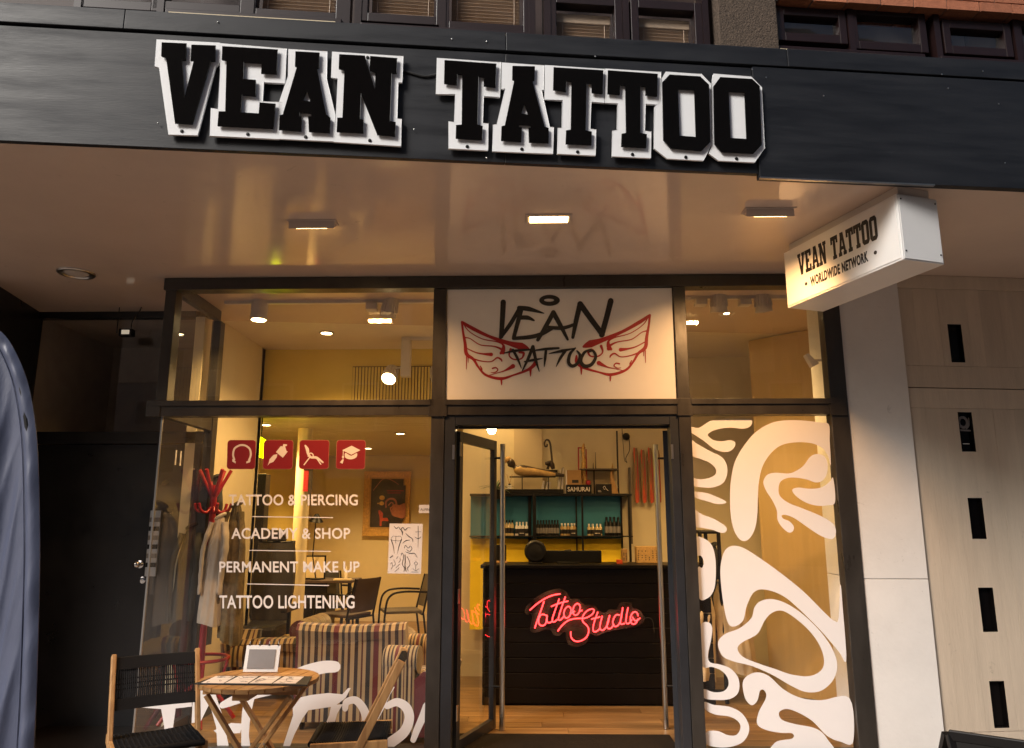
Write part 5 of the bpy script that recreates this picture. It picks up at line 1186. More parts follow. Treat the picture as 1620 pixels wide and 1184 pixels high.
# wedge, candle, flags, wall bracket and hung decks
q = at(985, 778, TY)
w0, w1 = top_x(966), top_x(978); zz = at(970, 745, TY).z
tag(MB().hexa([(w0, TY - 0.03, zt1 + 0.001), (w1, TY - 0.03, zt1 + 0.001), (w1, TY + 0.05, zt1 + 0.001), (w0, TY + 0.05, zt1 + 0.001)], [(w0, TY - 0.01, zz), (w0 + 0.012, TY - 0.01, zz), (w0 + 0.012, TY + 0.02, zz), (w0, TY + 0.02, zz)]).build('wedge_block', 'card_brown', bevel=0.002), 'tall brown wedge standing at the right end of the shelf top', 'ornament')
q = at(969, 735, TY + 0.06)
tag(MB().lathe([(0.012, 0), (0.013, q.z - zt1 - 0.06), (0.004, q.z - zt1 + 0.0), (0.001, q.z - zt1 + 0.02)], (q.x, TY + 0.08, zt1 + 0.001), 10).build('incense_cone', 'straw', smooth_=50), 'thin pale horn standing behind the brown wedge', 'ornament')
br = thing('wall_bracket_shelf', 'small wall shelf on thin bracket posts above the lettered box', 'shelf', at(940, 745, 7.95))
a, b = at(914, 742, 7.85), at(975, 748, 7.85)
MB().box(at(917, 740, 7.85).x, at(978, 740, 7.85).x, 7.80, 8.05, a.z - 0.012, a.z).build('board', 'grey_leather', br, bevel=0.002)
x = at(977, 720, 7.9).x
MB().box(x - 0.008, x + 0.008, 7.9, 7.92, at(0, 782, 7.9).z, at(953, 682, 7.9).z).build('post', 'black_plastic', br)
x = at(940, 760, 7.9).x
MB().box(x - 0.006, x + 0.006, 7.9, 7.92, zt1 + 0.001, a.z - 0.013).build('post', 'black_plastic', br)
for px, h in ((939, 0.07), (943, 0.18)):
    x = at(px, 735, 7.9).x
    tag(MB().tube([(x, 7.95, a.z + 0.001), (x + 0.002, 7.95, a.z + h)], [0.006, 0.002], 6).build('incense_stick', 'bronze_statue'), 'short dark stick on the wall shelf' if h < 0.1 else 'tall pointed stick on the wall shelf', 'stick')
hg = thing('red_figurine', 'red and gold figurine in a red frame beside the wall shelf', 'figurine', at(921, 762, TY + 0.05))
a, b = at(914, 708, TY + 0.06), at(929, 764, TY + 0.06)
zz0 = zt1 + 0.001
MB().box(a.x, a.x + 0.012, TY + 0.05, TY + 0.07, zz0, a.z).box(a.x + 0.012, b.x - 0.012, TY + 0.051, TY + 0.069, a.z - 0.012, a.z).box(b.x - 0.012, b.x, TY + 0.05, TY + 0.07, zz0, a.z - 0.02).build('frame', 'print_red', hg)
MB().tube([((a.x + b.x) / 2 + 0.012 + math.sin(i * 1.7) * 0.008, TY + 0.06, zz0 + 0.09 + i * (a.z - zz0 - 0.05) / 8) for i in range(9)], [0.02, 0.026, 0.03, 0.022, 0.026, 0.02, 0.016, 0.02, 0.008], 8).build('figure', 'gold_frame', hg, smooth_=60)
MB().box(a.x + 0.012, b.x - 0.013, TY + 0.04, TY + 0.08, zz0, zz0 + 0.085).build('plinth', 'print_red', hg)
p = at(931, 765, TY - 0.02)
tag(MB().lathe([(0.022, 0), (0.028, 0.02), (0.026, 0.04), (0.01, 0.05)], (p.x, TY - 0.0, zt1 + 0.09), 14).build('red_pot', 'red_lacquer', smooth_=50), 'little red pot on top of the lettered box', 'pot')
p = at(806, 779, TY - 0.11)
df = thing('reed_diffuser', 'small square diffuser bottle with two reeds in front of the figure', 'diffuser', (p.x, TY - 0.09, zc))
MB().box(p.x - 0.02, p.x + 0.02, TY - 0.098, TY - 0.06, zc, zc + 0.04).build('bottle', 'sign_white', df, bevel=0.003)
MB().cyl((p.x, TY - 0.08, zc + 0.04), (p.x, TY - 0.08, zc + 0.055), 0.012, n=10).build('cap', 'black_plastic', df)
for s_ in (-1, 1): MB().tube([(p.x, TY - 0.08, zc + 0.05), (p.x + s_ * 0.028, TY - 0.08, zc + 0.15)], 0.003, 5).build('reed', 'straw', df)
# leafy plant behind the door handle
p = at(793, 768, 7.5)
pl = thing('potted_plant', 'spiky green plant behind the slanting door handle', 'plant', (p.x - 0.05, 7.55, zt1 + 0.0))
MB().lathe([(0.05, 0), (0.065, 0.09), (0.06, 0.09)], (p.x - 0.05, 7.55, zt1 - 0.06), 16).build('pot', 'black_plastic', pl, smooth_=40)
for i in range(16):
    an = random.uniform(0, 6.28); ln = random.uniform(0.14, 0.25); up = random.uniform(0.3, 1.3)
    b0 = Vector((p.x - 0.05, 7.55, zt1 + 0.03)); d = Vector((math.cos(an), math.sin(an) * 0.6, up)).normalized(); sd_ = d.cross(Vector((0, 0, 1))).normalized()
    pts = [b0 + d * ln * t_ + Vector((0, 0, -0.10 * t_ * t_)) for t_ in (0, 0.3, 0.6, 0.85, 1)]
    ws = [0.005, 0.010, 0.009, 0.005, 0.0005]
    MB().surf(lambda u, v: pts[round(v * 4)] + sd_ * (u - 0.5) * 2 * ws[round(v * 4)], 1, 4, (0, 0, 0.0015)).build('leaf', 'leaf_green', pl)
# painted decks hanging on the wall
dk = thing('painted_panel', 'row of wooden panels with red and orange flame waves on the wall', 'wall art', at(1022, 795, 7.98))
n_ = 4
for i in range(n_):
    a = at(1001 + i * 11.5, 709 + (3 if i % 2 else 0), 7.98); b = at(1001 + (i + 1) * 11.5, 795, 7.98)
    w = b.x - a.x
    lp_ = [(0.06, 0), (0.94, 0), (0.97, 0.9), (0.8, 1.0), (0.2, 1.0), (0.03, 0.9)]
    fm = lambda u, v, a=a, b=b: Vector((a.x + u * (b.x - a.x), 7.985, b.z + v * (a.z - b.z)))
    o = MB().plate([lp_], fm, (0, 0.014, 0)).build('panel', 'wave_wood', dk)
    fm2 = lambda u, v, fm=fm: fm(u, v) + Vector((0, -0.0008, 0))
    for (pts, m) in (([(0.3, 0), (0.25, 0.2), (0.45, 0.45), (0.35, 0.7), (0.5, 0.55), (0.6, 0.3), (0.75, 0.1), (0.7, 0)], 'orange_print'), ([(0.75, 0), (0.8, 0.3), (0.65, 0.6), (0.8, 0.9), (0.9, 0.5), (0.93, 0.1)], 'print_red'), ([(0.1, 0.98), (0.25, 0.7), (0.4, 0.98)], 'orange_print')):
        MB().plate([smooth(pts, True, 4)], fm2, (0, -0.0015, 0)).build('wave_print', m, o)
p = at(993, 688, 7.9)
rl = thing('cable_reel', 'black wall fitting with two dangling cables', 'fitting', p)
MB().lathe([(0.035, 0), (0.04, 0.03), (0.03, 0.06), (0.01, 0.065)], (p.x, 8.05, p.z), 16, (0, -1, -0.2)).build('housing', 'black_plastic', rl, smooth_=50)
MB().tube(smooth([tuple(at(*q, 8.0)) for q in ((995, 692), (996, 712), (990, 725), (992, 733))], False, 4), 0.004, 6).build('cable', 'rubber', rl)
MB().tube(smooth([tuple(at(*q, 8.0)) for q in ((984, 678), (986, 705), (988, 728), (992, 731))], False, 4), 0.003, 6).build('cable', 'rubber', rl)
xp = at(1003, 740, 7.95).x
tag(MB().box(xp - 0.05, xp - 0.03, 7.99, 8.04, zt1 - 0.5, zt1 + 0.28).build('wall_batten', 'grey_leather'), 'vertical grey batten on the wall beside the flame panels', 'batten')

# ------------------------------------------------------------------ right window: clothes rack, curtain, camera
RY = 6.9
rk = thing('clothes_rack', 'black clothes rack behind the graphics of the right pane', 'clothes rack', (at(1130, 1000, RY).x, RY, ZI))
xl, xr = at(1112, 950, RY).x, at(1142, 950, RY).x
zr_ = at(1130, 842, RY).z
for x, y in ((xl, RY), (xr, RY + 0.0), (xl, RY + 0.5), (xr, RY + 0.5)):
    MB().cyl((x, y, ZI), (x, y, zr_), 0.018, n=10).build('post', 'black_plastic', rk, smooth_=40)
for y in (RY, RY + 0.5): MB().cyl((xl, y, zr_), (xr, y, zr_), 0.016, n=10).build('rail', 'black_plastic', rk, smooth_=40)
MB().cyl(((xl + xr) / 2, RY, zr_), ((xl + xr) / 2, RY + 0.5, zr_), 0.016, n=10).build('hang_rail', 'black_plastic', rk, smooth_=40)
for y in (RY, RY + 0.5): MB().cyl((xl, y, ZI + 0.1), (xr, y, ZI + 0.1), 0.014, n=10).build('rail', 'black_plastic', rk, smooth_=40)
def garment(name, label, c, w, d, z0, z1, m, seed, cat='garment', hem=0.014, sleeves=True):
    rg = random.Random(seed); ph = [rg.uniform(0, 6.28) for _ in range(6)]; sk = rg.uniform(-0.25, 0.25) * w
    t = thing(name, label, cat, (c[0], c[1], z0))
    H_ = z1 - z0
    def f(u, v):
        t_ = 2 * math.pi * u
        k = 0.22 + 0.62 * min(1.0, (v * 3.0) ** 0.6) + 0.16 * v
        crease = 0.16 * (0.3 + 0.7 * v) * abs(math.sin(2.5 * t_ + ph[0] + 0.9 * math.sin(3 * v + ph[4]))) - 0.10 * abs(math.sin(3.5 * t_ + ph[1] - 1.4 * v)) * v + 0.05 * math.sin(11 * t_ + 5 * v + ph[5])
        wr = 0.035 * math.sin(19 * v + 3 * math.sin(t_ + ph[2])) * math.sin(2 * t_ + ph[3])
        kk = k * (0.95 + crease + wr)
        return Vector((c[0] + sk * v + math.cos(t_) * w / 2 * kk, c[1] + math.sin(t_) * d / 2 * kk, z1 - H_ * v + hem * v * math.sin(2 * t_ + ph[3]) + 0.03 * H_ * v * math.cos(t_ + ph[2])))
    MB().surf(f, 64, 44).build('body', m, t, smooth_=80)
    if sleeves:
        for s_ in (-1, 1):
            q_ = [Vector((c[0] + s_ * w * 0.30, c[1] - d * 0.22, z1 - 0.07 * H_)), Vector((c[0] + s_ * w * 0.50 + sk * 0.3, c[1] - d * 0.36, z1 - 0.30 * H_)), Vector((c[0] + s_ * w * 0.47 + sk * 0.5, c[1] - d * 0.44, z1 - 0.52 * H_)), Vector((c[0] + s_ * w * 0.44 + sk * 0.7, c[1] - d * 0.42, z1 - 0.74 * H_))]
            pt = smooth([tuple(v_) for v_ in q_], False, 6)
            rs = [w * (0.17 - 0.05 * i / len(pt)) * (1 + 0.10 * math.sin(i * 1.9 + ph[0])) for i in range(len(pt))]
            MB().tube(pt, rs, 14, flat=0.7).build('sleeve', m, t, smooth_=80)
    MB().tube([(c[0] + 0.2 * w * math.cos(a_), c[1] + 0.2 * d * math.sin(a_), z1 - 0.012 + 0.02 * math.cos(a_)) for a_ in [2 * math.pi * i / 16 for i in range(16)]], 0.014, 8, True).build('collar', m, t, smooth_=80)
    return t
garment('hanging_shirt', 'cream shirt hanging on the rack nearest the mullion', (at(1118, 1000, RY).x - 0.02, RY + 0.05, 0), 0.30, 0.40, at(1118, 1077, RY).z, at(1118, 925, RY).z, 'shirt_cream', 3, hem=0.012, sleeves=False)
garment('hanging_shirt', 'cream shirt hanging on the rack toward the gold curtain', (at(1152, 1000, RY).x + 0.02, RY + 0.1, 0), 0.34, 0.40, at(1150, 1067, RY).z, at(1150, 915, RY).z, 'shirt_cream', 4, hem=0.012, sleeves=False)
garment('hanging_jacket', 'black jacket hanging between the two cream shirts', (at(1139, 900, RY).x + 0.0, RY + 0.25, 0), 0.16, 0.4, at(1139, 1000, RY).z, at(1139, 862, RY).z, 'coat_dark', 5, hem=0.012, sleeves=False)
def curtain(u, v):
    a = at(1190, 900, 7.6).x; b = 2.62
    x = a + (b - a) * u
    return Vector((x, 7.25 - 0.45 * u + 0.012 * math.sin(u * 15 + math.sin(u * 9)) * (0.3 + 0.7 * v) + 0.003 * math.sin(u * 41 + 2 * v), 3.38 - v * (3.38 - ZI - 0.02)))
o = MB().surf(curtain, 160, 24, (0, 0.004, 0)).build('gold_curtain', 'satin_gold', smooth_=80)
tag(o, 'full height gold satin curtain behind the right pane', 'curtain')
cmr = thing('security_camera', 'small pale camera on an arm at the right jamb inside', 'camera', at(1283, 570, 5.6))
q = at(1283, 570, 5.6)
M_ = Matrix.Rotation(R(-28), 3, 'Y')
def rot(v): return q + M_ @ Vector(v)
MB().hexa([rot(v) for v in ((-0.03, -0.03, -0.05), (0.03, -0.03, -0.05), (0.03, 0.03, -0.05), (-0.03, 0.03, -0.05))], [rot(v) for v in ((-0.025, -0.03, 0.055), (0.0, -0.03, 0.055), (0.0, 0.03, 0.055), (-0.025, 0.03, 0.055))]).build('head', 'lamp_white', cmr, bevel=0.006)
MB().tube([rot((0.01, 0, -0.01)), q + Vector((0.09, 0, 0.0)), q + Vector((0.16, 0, 0.005))], 0.011, 10).build('arm', 'lamp_white', cmr, smooth_=50)
MB().lathe([(0.03, 0), (0.03, 0.01), (0.02, 0.014)], q + Vector((0.17, 0, 0.005)), 14, (-1, 0, 0)).build('base', 'lamp_white', cmr)

# ------------------------------------------------------------------ left window interior: columns, coat stand, seating
for px, Y, r_, lab in ((387, 8.3, 0.085, 'round cream column near the yellow sign'), (477, 8.9, 0.085, 'round cream column behind the lettering, nearer the gilt picture')):
    x = at(px, 800, Y).x
    t = thing('round_column', lab, 'column', (x, Y, ZI), 0, 'round columns')
    MB().lathe([(r_, 0), (r_, 2.745 - ZI)], (x, Y, ZI), 32).build('shaft', 'column_paint', t, smooth_=50)
    MB().lathe([(r_ + 0.015, 0), (r_ + 0.015, 0.08), (r_ + 0.004, 0.09)], (x, Y, ZI + 0.001), 32).build('base_ring', 'ceiling_paint', t, smooth_=40)
q = at(412.5, 704, 8.0)
es = thing('exit_sign', 'small glowing yellow green sign hanging edge on by the first column', 'sign', q)
MB().hexa([(q.x - 0.045, 7.9, q.z - 0.11), (q.x - 0.035, 7.9, q.z - 0.11), (q.x + 0.05, 8.1, q.z - 0.15), (q.x + 0.04, 8.1, q.z - 0.15)], [(q.x - 0.045, 7.9, q.z + 0.11), (q.x - 0.035, 7.9, q.z + 0.11), (q.x + 0.05, 8.1, q.z + 0.04), (q.x + 0.04, 8.1, q.z + 0.04)]).build('light_panel', 'exit_glow', es)
MB().cyl((q.x, 8.0, q.z + 0.05), (q.x, 8.0, 2.745), 0.006, n=8).build('rod', 'black_plastic', es)
# coat stand
sx_, sy_ = at(337, 800, 6.12).x, 6.12
cs = thing('coat_stand', 'red lacquered coat stand with splayed hooks behind the left pane', 'coat stand', (sx_, sy_, ZI))
zt_ = at(335, 748, sy_).z
MB().cyl((sx_, sy_, ZI + 0.05), (sx_, sy_, zt_ - 0.1), 0.026, n=14).build('pole', 'red_lacquer', cs, smooth_=50)
for i in range(6):
    an = i * math.pi / 3 + 0.3; d = Vector((math.cos(an), math.sin(an), 0))
    c0 = Vector((sx_, sy_, zt_ - 0.22))
    MB().tube([c0, c0 + d * 0.05 + Vector((0, 0, 0.1)), c0 + d * 0.12 + Vector((0, 0, 0.24))], 0.014, 10).build('upper_hook', 'red_lacquer', cs, smooth_=50)
for i in range(6):
    an = i * math.pi / 3 + 0.1; d = Vector((math.cos(an), math.sin(an), 0)); c0 = Vector((sx_, sy_, at(335, 805, sy_).z))
    MB().tube(smooth([tuple(c0 + Vector((0, 0, 0.03))), tuple(c0 + d * 0.06 + Vector((0, 0, -0.03))), tuple(c0 + d * 0.12 + Vector((0, 0, -0.015))), tuple(c0 + d * 0.145 + Vector((0, 0, 0.04)))], False, 5), 0.012, 10).build('lower_hook', 'red_lacquer', cs, smooth_=50)
MB().tube([(sx_ + 0.2 * math.cos(t_), sy_ + 0.2 * math.sin(t_), at(335, 1042, sy_).z) for t_ in [2 * math.pi * i / 32 for i in range(32)]], 0.013, 8, True).build('umbrella_ring', 'red_lacquer', cs, smooth_=60)
for i in range(4):
    an = i * math.pi / 2 + 0.5; d = Vector((math.cos(an), math.sin(an), 0))
    MB().tube(smooth([(sx_, sy_, ZI + 0.30), tuple(Vector((sx_, sy_, ZI + 0.22)) + d * 0.12), tuple(Vector((sx_, sy_, ZI + 0.02)) + d * 0.27)], False, 5), 0.016, 10).build('foot', 'red_lacquer', cs, smooth_=60)
    MB().tube([tuple(Vector((sx_, sy_, ZI + 0.2)) + d * 0.13), tuple(Vector((sx_, sy_, at(335, 1042, sy_).z)) + d * 0.2)], 0.010, 8).build('ring_stay', 'red_lacquer', cs, smooth_=60)
garment('hanging_coat', 'dark green coat on the back of the red coat stand', (sx_ - 0.07, sy_ + 0.15, 0), 0.2, 0.18, at(310, 1032, sy_).z, at(330, 752, sy_).z, 'coat_dark', 11, 'coat')
garment('hanging_coat', 'black coat hanging low at the glass side of the coat stand', (sx_ - 0.15, sy_ + 0.0, 0), 0.2, 0.2, at(290, 1035, sy_).z, at(315, 830, sy_).z, 'coat_dark', 12, 'coat')
garment('hanging_coat', 'off white denim jacket on the red coat stand', (at(343, 900, sy_ - 0.15).x, sy_ - 0.15, 0), 0.17, 0.14, at(350, 985, sy_ - 0.15).z, at(353, 815, sy_ - 0.15).z, 'coat_white', 13, 'coat')
garment('hanging_coat', 'mottled olive jacket beside the off white denim jacket', (at(370, 900, sy_ - 0.05).x, sy_ - 0.08, 0), 0.17, 0.2, at(372, 1010, sy_ - 0.05).z, at(365, 796, sy_ - 0.05).z, 'coat_olive', 14, 'coat')
# striped armchairs
def armchair(label, loc, rz, W=0.86, H=0.84, D=0.8):
    t = thing('striped_armchair', label, 'armchair', loc, rz, 'striped armchairs')
    def back(u, v):                       # rolled back: local -y is its rear face
        x = -W / 2 + W * u
        sag = -0.018 * math.cos((u - 0.5) * math.pi)
        ang = v * math.pi * 2
        prof = [(-0.07, 0.06), (-0.075, 0.4), (-0.085, H - 0.12), (-0.105, H - 0.04), (-0.07, H), (0.02, H + 0.005), (0.085, H - 0.05), (0.08, H - 0.2), (0.075, 0.06)]
        i = min(int(v * 8), 7); f_ = v * 8 - i
        a = prof[i]; b = prof[i + 1]
        e = 1.0
        return Vector((x, -D / 2 + 0.10 + a[0] + (b[0] - a[0]) * f_, a[1] + (b[1] - a[1]) * f_ + (sag if v > 0.25 and v < 0.8 else 0)))
    m = MB().surf(back, 24, 40); w = 25
    m.f.append([j * w for j in range(41)]); m.f.append([j * w + 24 for j in range(40, -1, -1)])
    m.build('back', 'stripe_fabric', t, smooth_=45, local=True)
    for s_ in (-1, 1):
        x0 = s_ * (W / 2 - 0.09)
        m = MB().box(x0 - 0.085, x0 + 0.085, -D / 2 + 0.18, D / 2, 0.07, 0.54)
        m.build('arm', 'stripe_fabric_side', t, local=True, bevel=0.02)
        MB().tube([(x0, -D / 2 + 0.17, 0.55), (x0, D / 2 - 0.02, 0.55), (x0, D / 2, 0.55)], [0.095, 0.095, 0.08], 20).build('arm_roll', 'stripe_fabric_side', t, smooth_=50, local=True)
    MB().box(-W / 2 + 0.18, W / 2 - 0.18, -D / 2 + 0.19, D / 2 + 0.01, 0.2, 0.43).build('seat_cushion', 'stripe_fabric', t, local=True, bevel=0.03)
    MB().box(-W / 2 + 0.175, W / 2 - 0.175, -D / 2 + 0.185, D / 2 - 0.02, 0.07, 0.199).build('base', 'stripe_fabric', t, local=True)
    for x in (-W / 2 + 0.06, W / 2 - 0.06):
        for y in (-D / 2 + 0.08, D / 2 - 0.06):
            MB().cyl((x, y, 0), (x, y, 0.07), 0.018, 0.026, n=8).build('leg', 'counter_board', t, local=True)
    return t
c0 = (at(470, 1010, 6.0).x + at(640, 1010, 6.0).x) / 2
W_ = at(640, 1010, 6.0).x - at(470, 1010, 6.0).x
armchair('striped armchair turned with its back to the glass, in the middle of the pane', (c0, 6.33, ZI), R(2), W_, at(550, 986, 6.0).z - ZI)
armchair('striped armchair at the right edge of the left pane, half behind the mullion', (-0.785, 5.95, ZI), R(84), 0.78, at(665, 1050, 5.9).z - ZI, 0.42)
armchair('striped armchair further in, behind the picture stand on the table', (at(425, 1000, 7.2).x - 0.08, 7.35, ZI), R(-4), 1.0, at(430, 1003, 7.2).z - ZI)
q = at(382, 1035, 7.0)
tag(MB().surf(lambda u, v: Vector((q.x - 0.14 + 0.28 * u, 6.95 + 0.10 * v - 0.06 * math.sin(u * math.pi) * math.sin(v * math.pi), q.z - 0.1 + 0.3 * v)), 10, 10, (0, 0.05, 0)).build('striped_cushion', 'stripe_fabric', smooth_=60), 'small striped cushion on the armchair further in', 'cushion')
# black treatment chair and tall black post behind the lettering
q = at(430, 900, 7.9)
tc_ = thing('treatment_chair', 'black high backed treatment chair behind the lettering', 'chair', (q.x, 7.9, ZI))
def pad(u, v):
    x = (u - 0.5) * 0.42 * (0.82 + 0.18 * math.sin(v * math.pi)); z = at(430, 985, 7.9).z + v * (at(430, 858, 7.9).z - at(430, 985, 7.9).z)
    return Vector((q.x - 0.02 + x, 7.9 + 0.10 * v + 0.03 * math.cos(u * math.pi * 2), z))
MB().surf(pad, 16, 20, (0, 0.09, 0)).build('backrest', 'black_leather', tc_, smooth_=60, bevel=0.012)
MB().box(q.x - 0.24, q.x + 0.22, 7.45, 7.95, ZI + 0.42, ZI + 0.55).build('seat', 'black_leather', tc_, bevel=0.04)
for s_ in (-1, 1): MB().box(q.x + s_ * 0.27 - 0.035, q.x + s_ * 0.27 + 0.035, 7.5, 7.9, ZI + 0.66, ZI + 0.72).build('armrest', 'black_leather', tc_, bevel=0.02); MB().box(q.x + s_ * 0.27 - 0.015, q.x + s_ * 0.27 + 0.015, 7.66, 7.7, ZI + 0.45, ZI + 0.66).build('arm_post', 'black_plastic', tc_)
MB().cyl((q.x, 7.75, ZI + 0.03), (q.x, 7.75, ZI + 0.42), 0.05, n=16).build('column', 'steel', tc_, smooth_=50)
MB().lathe([(0.28, 0), (0.28, 0.02), (0.06, 0.04)], (q.x, 7.75, ZI + 0.001), 24).build('base', 'black_plastic', tc_, smooth_=40)
MB().box(q.x - 0.11, q.x + 0.09, 7.99, 8.07, at(430, 857, 8.0).z, at(430, 838, 8.0).z).build('headrest', 'black_leather', tc_, bevel=0.02)
a, b = at(400, 750, 8.05), at(418, 800, 8.05)
lm = thing('floor_speaker', 'tall narrow black tower beside the first column', 'speaker', ((a.x + b.x) / 2, 8.05, ZI))
MB().box(a.x, b.x, 8.05, 8.2, ZI + 0.03, a.z).build('cabinet', 'black_plastic', lm, bevel=0.006)
MB().box(a.x - 0.03, b.x + 0.03, 8.02, 8.23, ZI + 0.001, ZI + 0.029).build('foot', 'black_plastic', lm, bevel=0.004)
# metal arm chair and office chairs, desk
def metal_chair(label, loc, rz, m1='grey_leather'):
    t = thing('metal_armchair', label, 'chair', loc, rz, 'dark metal chairs')
    MB().box(-0.23, 0.23, -0.22, 0.23, 0.44, 0.475).build('seat', m1, t, local=True, bevel=0.01)
    MB().surf(lambda u, v: Vector((-0.22 + 0.44 * u, 0.25 + 0.09 * v + 0.03 * math.sin(u * math.pi), 0.50 + 0.38 * v)), 8, 8, (0, 0.018, 0)).build('backrest', m1, t, smooth_=60, local=True)
    for s_ in (-1, 1):
        MB().tube(smooth([(s_ * 0.26, -0.24, 0), (s_ * 0.26, -0.22, 0.5), (s_ * 0.26, -0.16, 0.66), (s_ * 0.26, 0.0, 0.70), (s_ * 0.26, 0.28, 0.69)], False, 5), 0.013, 8).build('front_leg', 'black_plastic', t, smooth_=60, local=True)
        MB().tube([(s_ * 0.25, 0.30, 0), (s_ * 0.25, 0.24, 0.45), (s_ * 0.235, 0.34, 0.88)], 0.013, 8).build('rear_leg', 'black_plastic', t, smooth_=60, local=True)
    MB().bar((-0.255, 0.23, 0.43), (0.255, 0.23, 0.43), 0.02, 0.02).build('cross_rail', 'black_plastic', t, local=True)
    return t
metal_chair('dark metal armchair standing free on the wood floor by the mullion', (at(632, 985, 9.7).x, 9.75, ZI), R(-72))
metal_chair('dark red seated armchair pulled up to the desk', (at(545, 985, 9.4).x, 9.35, ZI), R(-115), 'vest_dark')
metal_chair('dark armchair at the far side of the desk', (at(520, 960, 10.3).x, 10.3, ZI), R(30), 'black_leather')
dx0, dx1 = at(480, 912, 9.9).x, at(562, 912, 9.9).x
dz = at(520, 920, 9.6).z
dsk = thing('work_desk', 'dark desk in front of the second column', 'desk', ((dx0 + dx1) / 2, 10.0, ZI))
MB().box(dx0, dx1, 9.7, 10.3, dz - 0.03, dz).build('top', 'vest_dark', dsk, bevel=0.003)
for x in (dx0 + 0.03, dx1 - 0.03):
    for y in (9.74, 10.26): MB().box(x - 0.02, x + 0.02, y - 0.02, y + 0.02, ZI, dz - 0.031).build('leg', 'black_plastic', dsk)
MB().box(dx0 + 0.05, dx0 + 0.35, 9.75, 10.2, ZI + 0.1, dz - 0.032).build('drawer_unit', 'black_plastic', dsk, bevel=0.003)
fr_ = thing('desk_mirror', 'small pale framed mirror standing on the desk', 'mirror', (at(498, 885, 9.9).x, 9.95, dz))
a, b = at(482, 879, 9.9), at(514, 900, 9.9)
MB().box(a.x, b.x, 9.93, 9.95, dz + 0.001, a.z).build('frame', 'black_plastic', fr_, bevel=0.003)
MB().box(a.x + 0.02, b.x - 0.02, 9.925, 9.931, dz + 0.02, a.z - 0.02).build('face', 'cream_paint', fr_)
q = at(549, 905, 9.9)
tag(MB().lathe([(0.022, 0), (0.024, 0.01), (0.024, 0.1), (0.009, 0.14), (0.009, 0.17)], (q.x, 9.85, dz + 0.001), 14).build('pump_bottle', 'paper', smooth_=45), 'tall pale pump bottle on the desk', 'bottle')
tag(MB().box(q.x - 0.13, q.x + 0.09, 9.74, 9.82, dz + 0.001, dz + 0.02).build('work_tray', 'cream_paint', bevel=0.004), 'pale tray on the desk edge beside the pump bottle', 'tray')
q = at(500, 825, 9.6)
dlm = thing('desk_lamp', 'black desk lamp on a jointed arm next to the second column', 'lamp', (q.x - 0.05, 9.9, dz))
MB().lathe([(0.02, 0.09), (0.035, 0.07), (0.09, 0.0), (0.085, -0.002), (0.03, 0.06)], q, 20, (0.15, -0.2, 1)).build('shade', 'black_plastic', dlm, smooth_=45)
MB().tube([(q.x - 0.05, 9.9, dz), (q.x - 0.09, 9.85, dz + 0.3), (q.x, 9.6, q.z + 0.08)], 0.008, 8).build('arm', 'black_plastic', dlm)
MB().lathe([(0.07, 0), (0.07, 0.015), (0.01, 0.02)], (q.x - 0.05, 9.9, dz + 0.001), 18).build('base', 'black_plastic', dlm)
for i, (p0, p1, m, lab) in enumerate((((481, 744), (487.5, 778), 'print_red', 'narrow red banner on the second column'), ((488.5, 744), (492.5, 790), 'poster_dark', 'narrow dark hanging strip beside the red banner'))):
    a, b = at(*p0, 8.75), at(*p1, 8.75)
    o = thing('hanging_banner', lab, 'banner', ((a.x + b.x) / 2, 8.75, b.z))
    MB().box(a.x, b.x, 8.75, 8.756, b.z, a.z).build('cloth', m, o)
    MB().box(a.x - 0.004, b.x + 0.004, 8.745, 8.76, a.z, a.z + 0.012).build('top_bar', 'black_plastic', o)
# gilt picture and ear poster on the back wall
BY = 12.58
gp = thing('gilt_picture', 'gilt framed dark picture of flowers and an orange figure on the back wall', 'picture', at(610, 850, BY))
zq = lambda x, y: (560 + x / 9.47, 735 + y / 9.47)
def gq(x, y, d=0.0): return at(*zq(x, y), BY - 0.03 - d)
ring = [[(158, 105), (850, 105), (815, 1075), (122, 1070)], [(190, 145), (815, 148), (780, 1030), (160, 1025)], [(240, 195), (765, 200), (735, 965), (215, 955)], [(262, 215), (745, 218), (718, 945), (235, 940)]]
for k, (o_, i_, d, m) in enumerate(((0, 1, 0.02, 'gold_frame'), (1, 2, 0.006, 'gold_frame'), (2, 3, 0.012, 'straw'))):
    MB().plate([ring[o_], ring[i_]], lambda a, b: gq(a, b, d), (0, 0.03 + d, 0)).build('frame_moulding', m, gp, bevel=0.003)
MB().plate([ring[3]], lambda a, b: gq(a, b, -0.005), (0, 0.01, 0)).build('canvas', 'poster_dark', gp)
g2 = lambda a, b: gq(a, b, -0.003)
for pts, m in (([(365, 700), (395, 690), (435, 740), (430, 800), (495, 800), (520, 830), (500, 850), (420, 850), (415, 915), (385, 915), (385, 800)], 'orange_print'), (ell(420, 500, 40, 35, 12), 'flower_print'), (ell(415, 585, 35, 30, 12), 'flower_print'), (ell(360, 585, 10, 10, 8), 'flower_print')):
    MB().plate([smooth(pts, True, 3)], g2, (0, -0.001, 0)).build('painted_shape', m, gp)
MB().ribbon([(290, 390), (360, 300), (430, 225), (520, 220), (600, 255), (665, 300)], 9, g2, (0, -0.002, 0)).build('painted_line', 'skin_print', gp)
ep = thing('ear_poster', 'dark poster of an ear overlapping the gilt picture', 'poster', at(625, 826, BY - 0.1))
g3 = lambda a, b: gq(a, b, 0.03)
g4 = lambda a, b: gq(a, b, 0.0312)
MB().plate([[(462, 312), (775, 315), (758, 800), (715, 880), (535, 885), (460, 700)]], g3, (0, 0.002, 0)).build('sheet', 'poster_dark', ep)
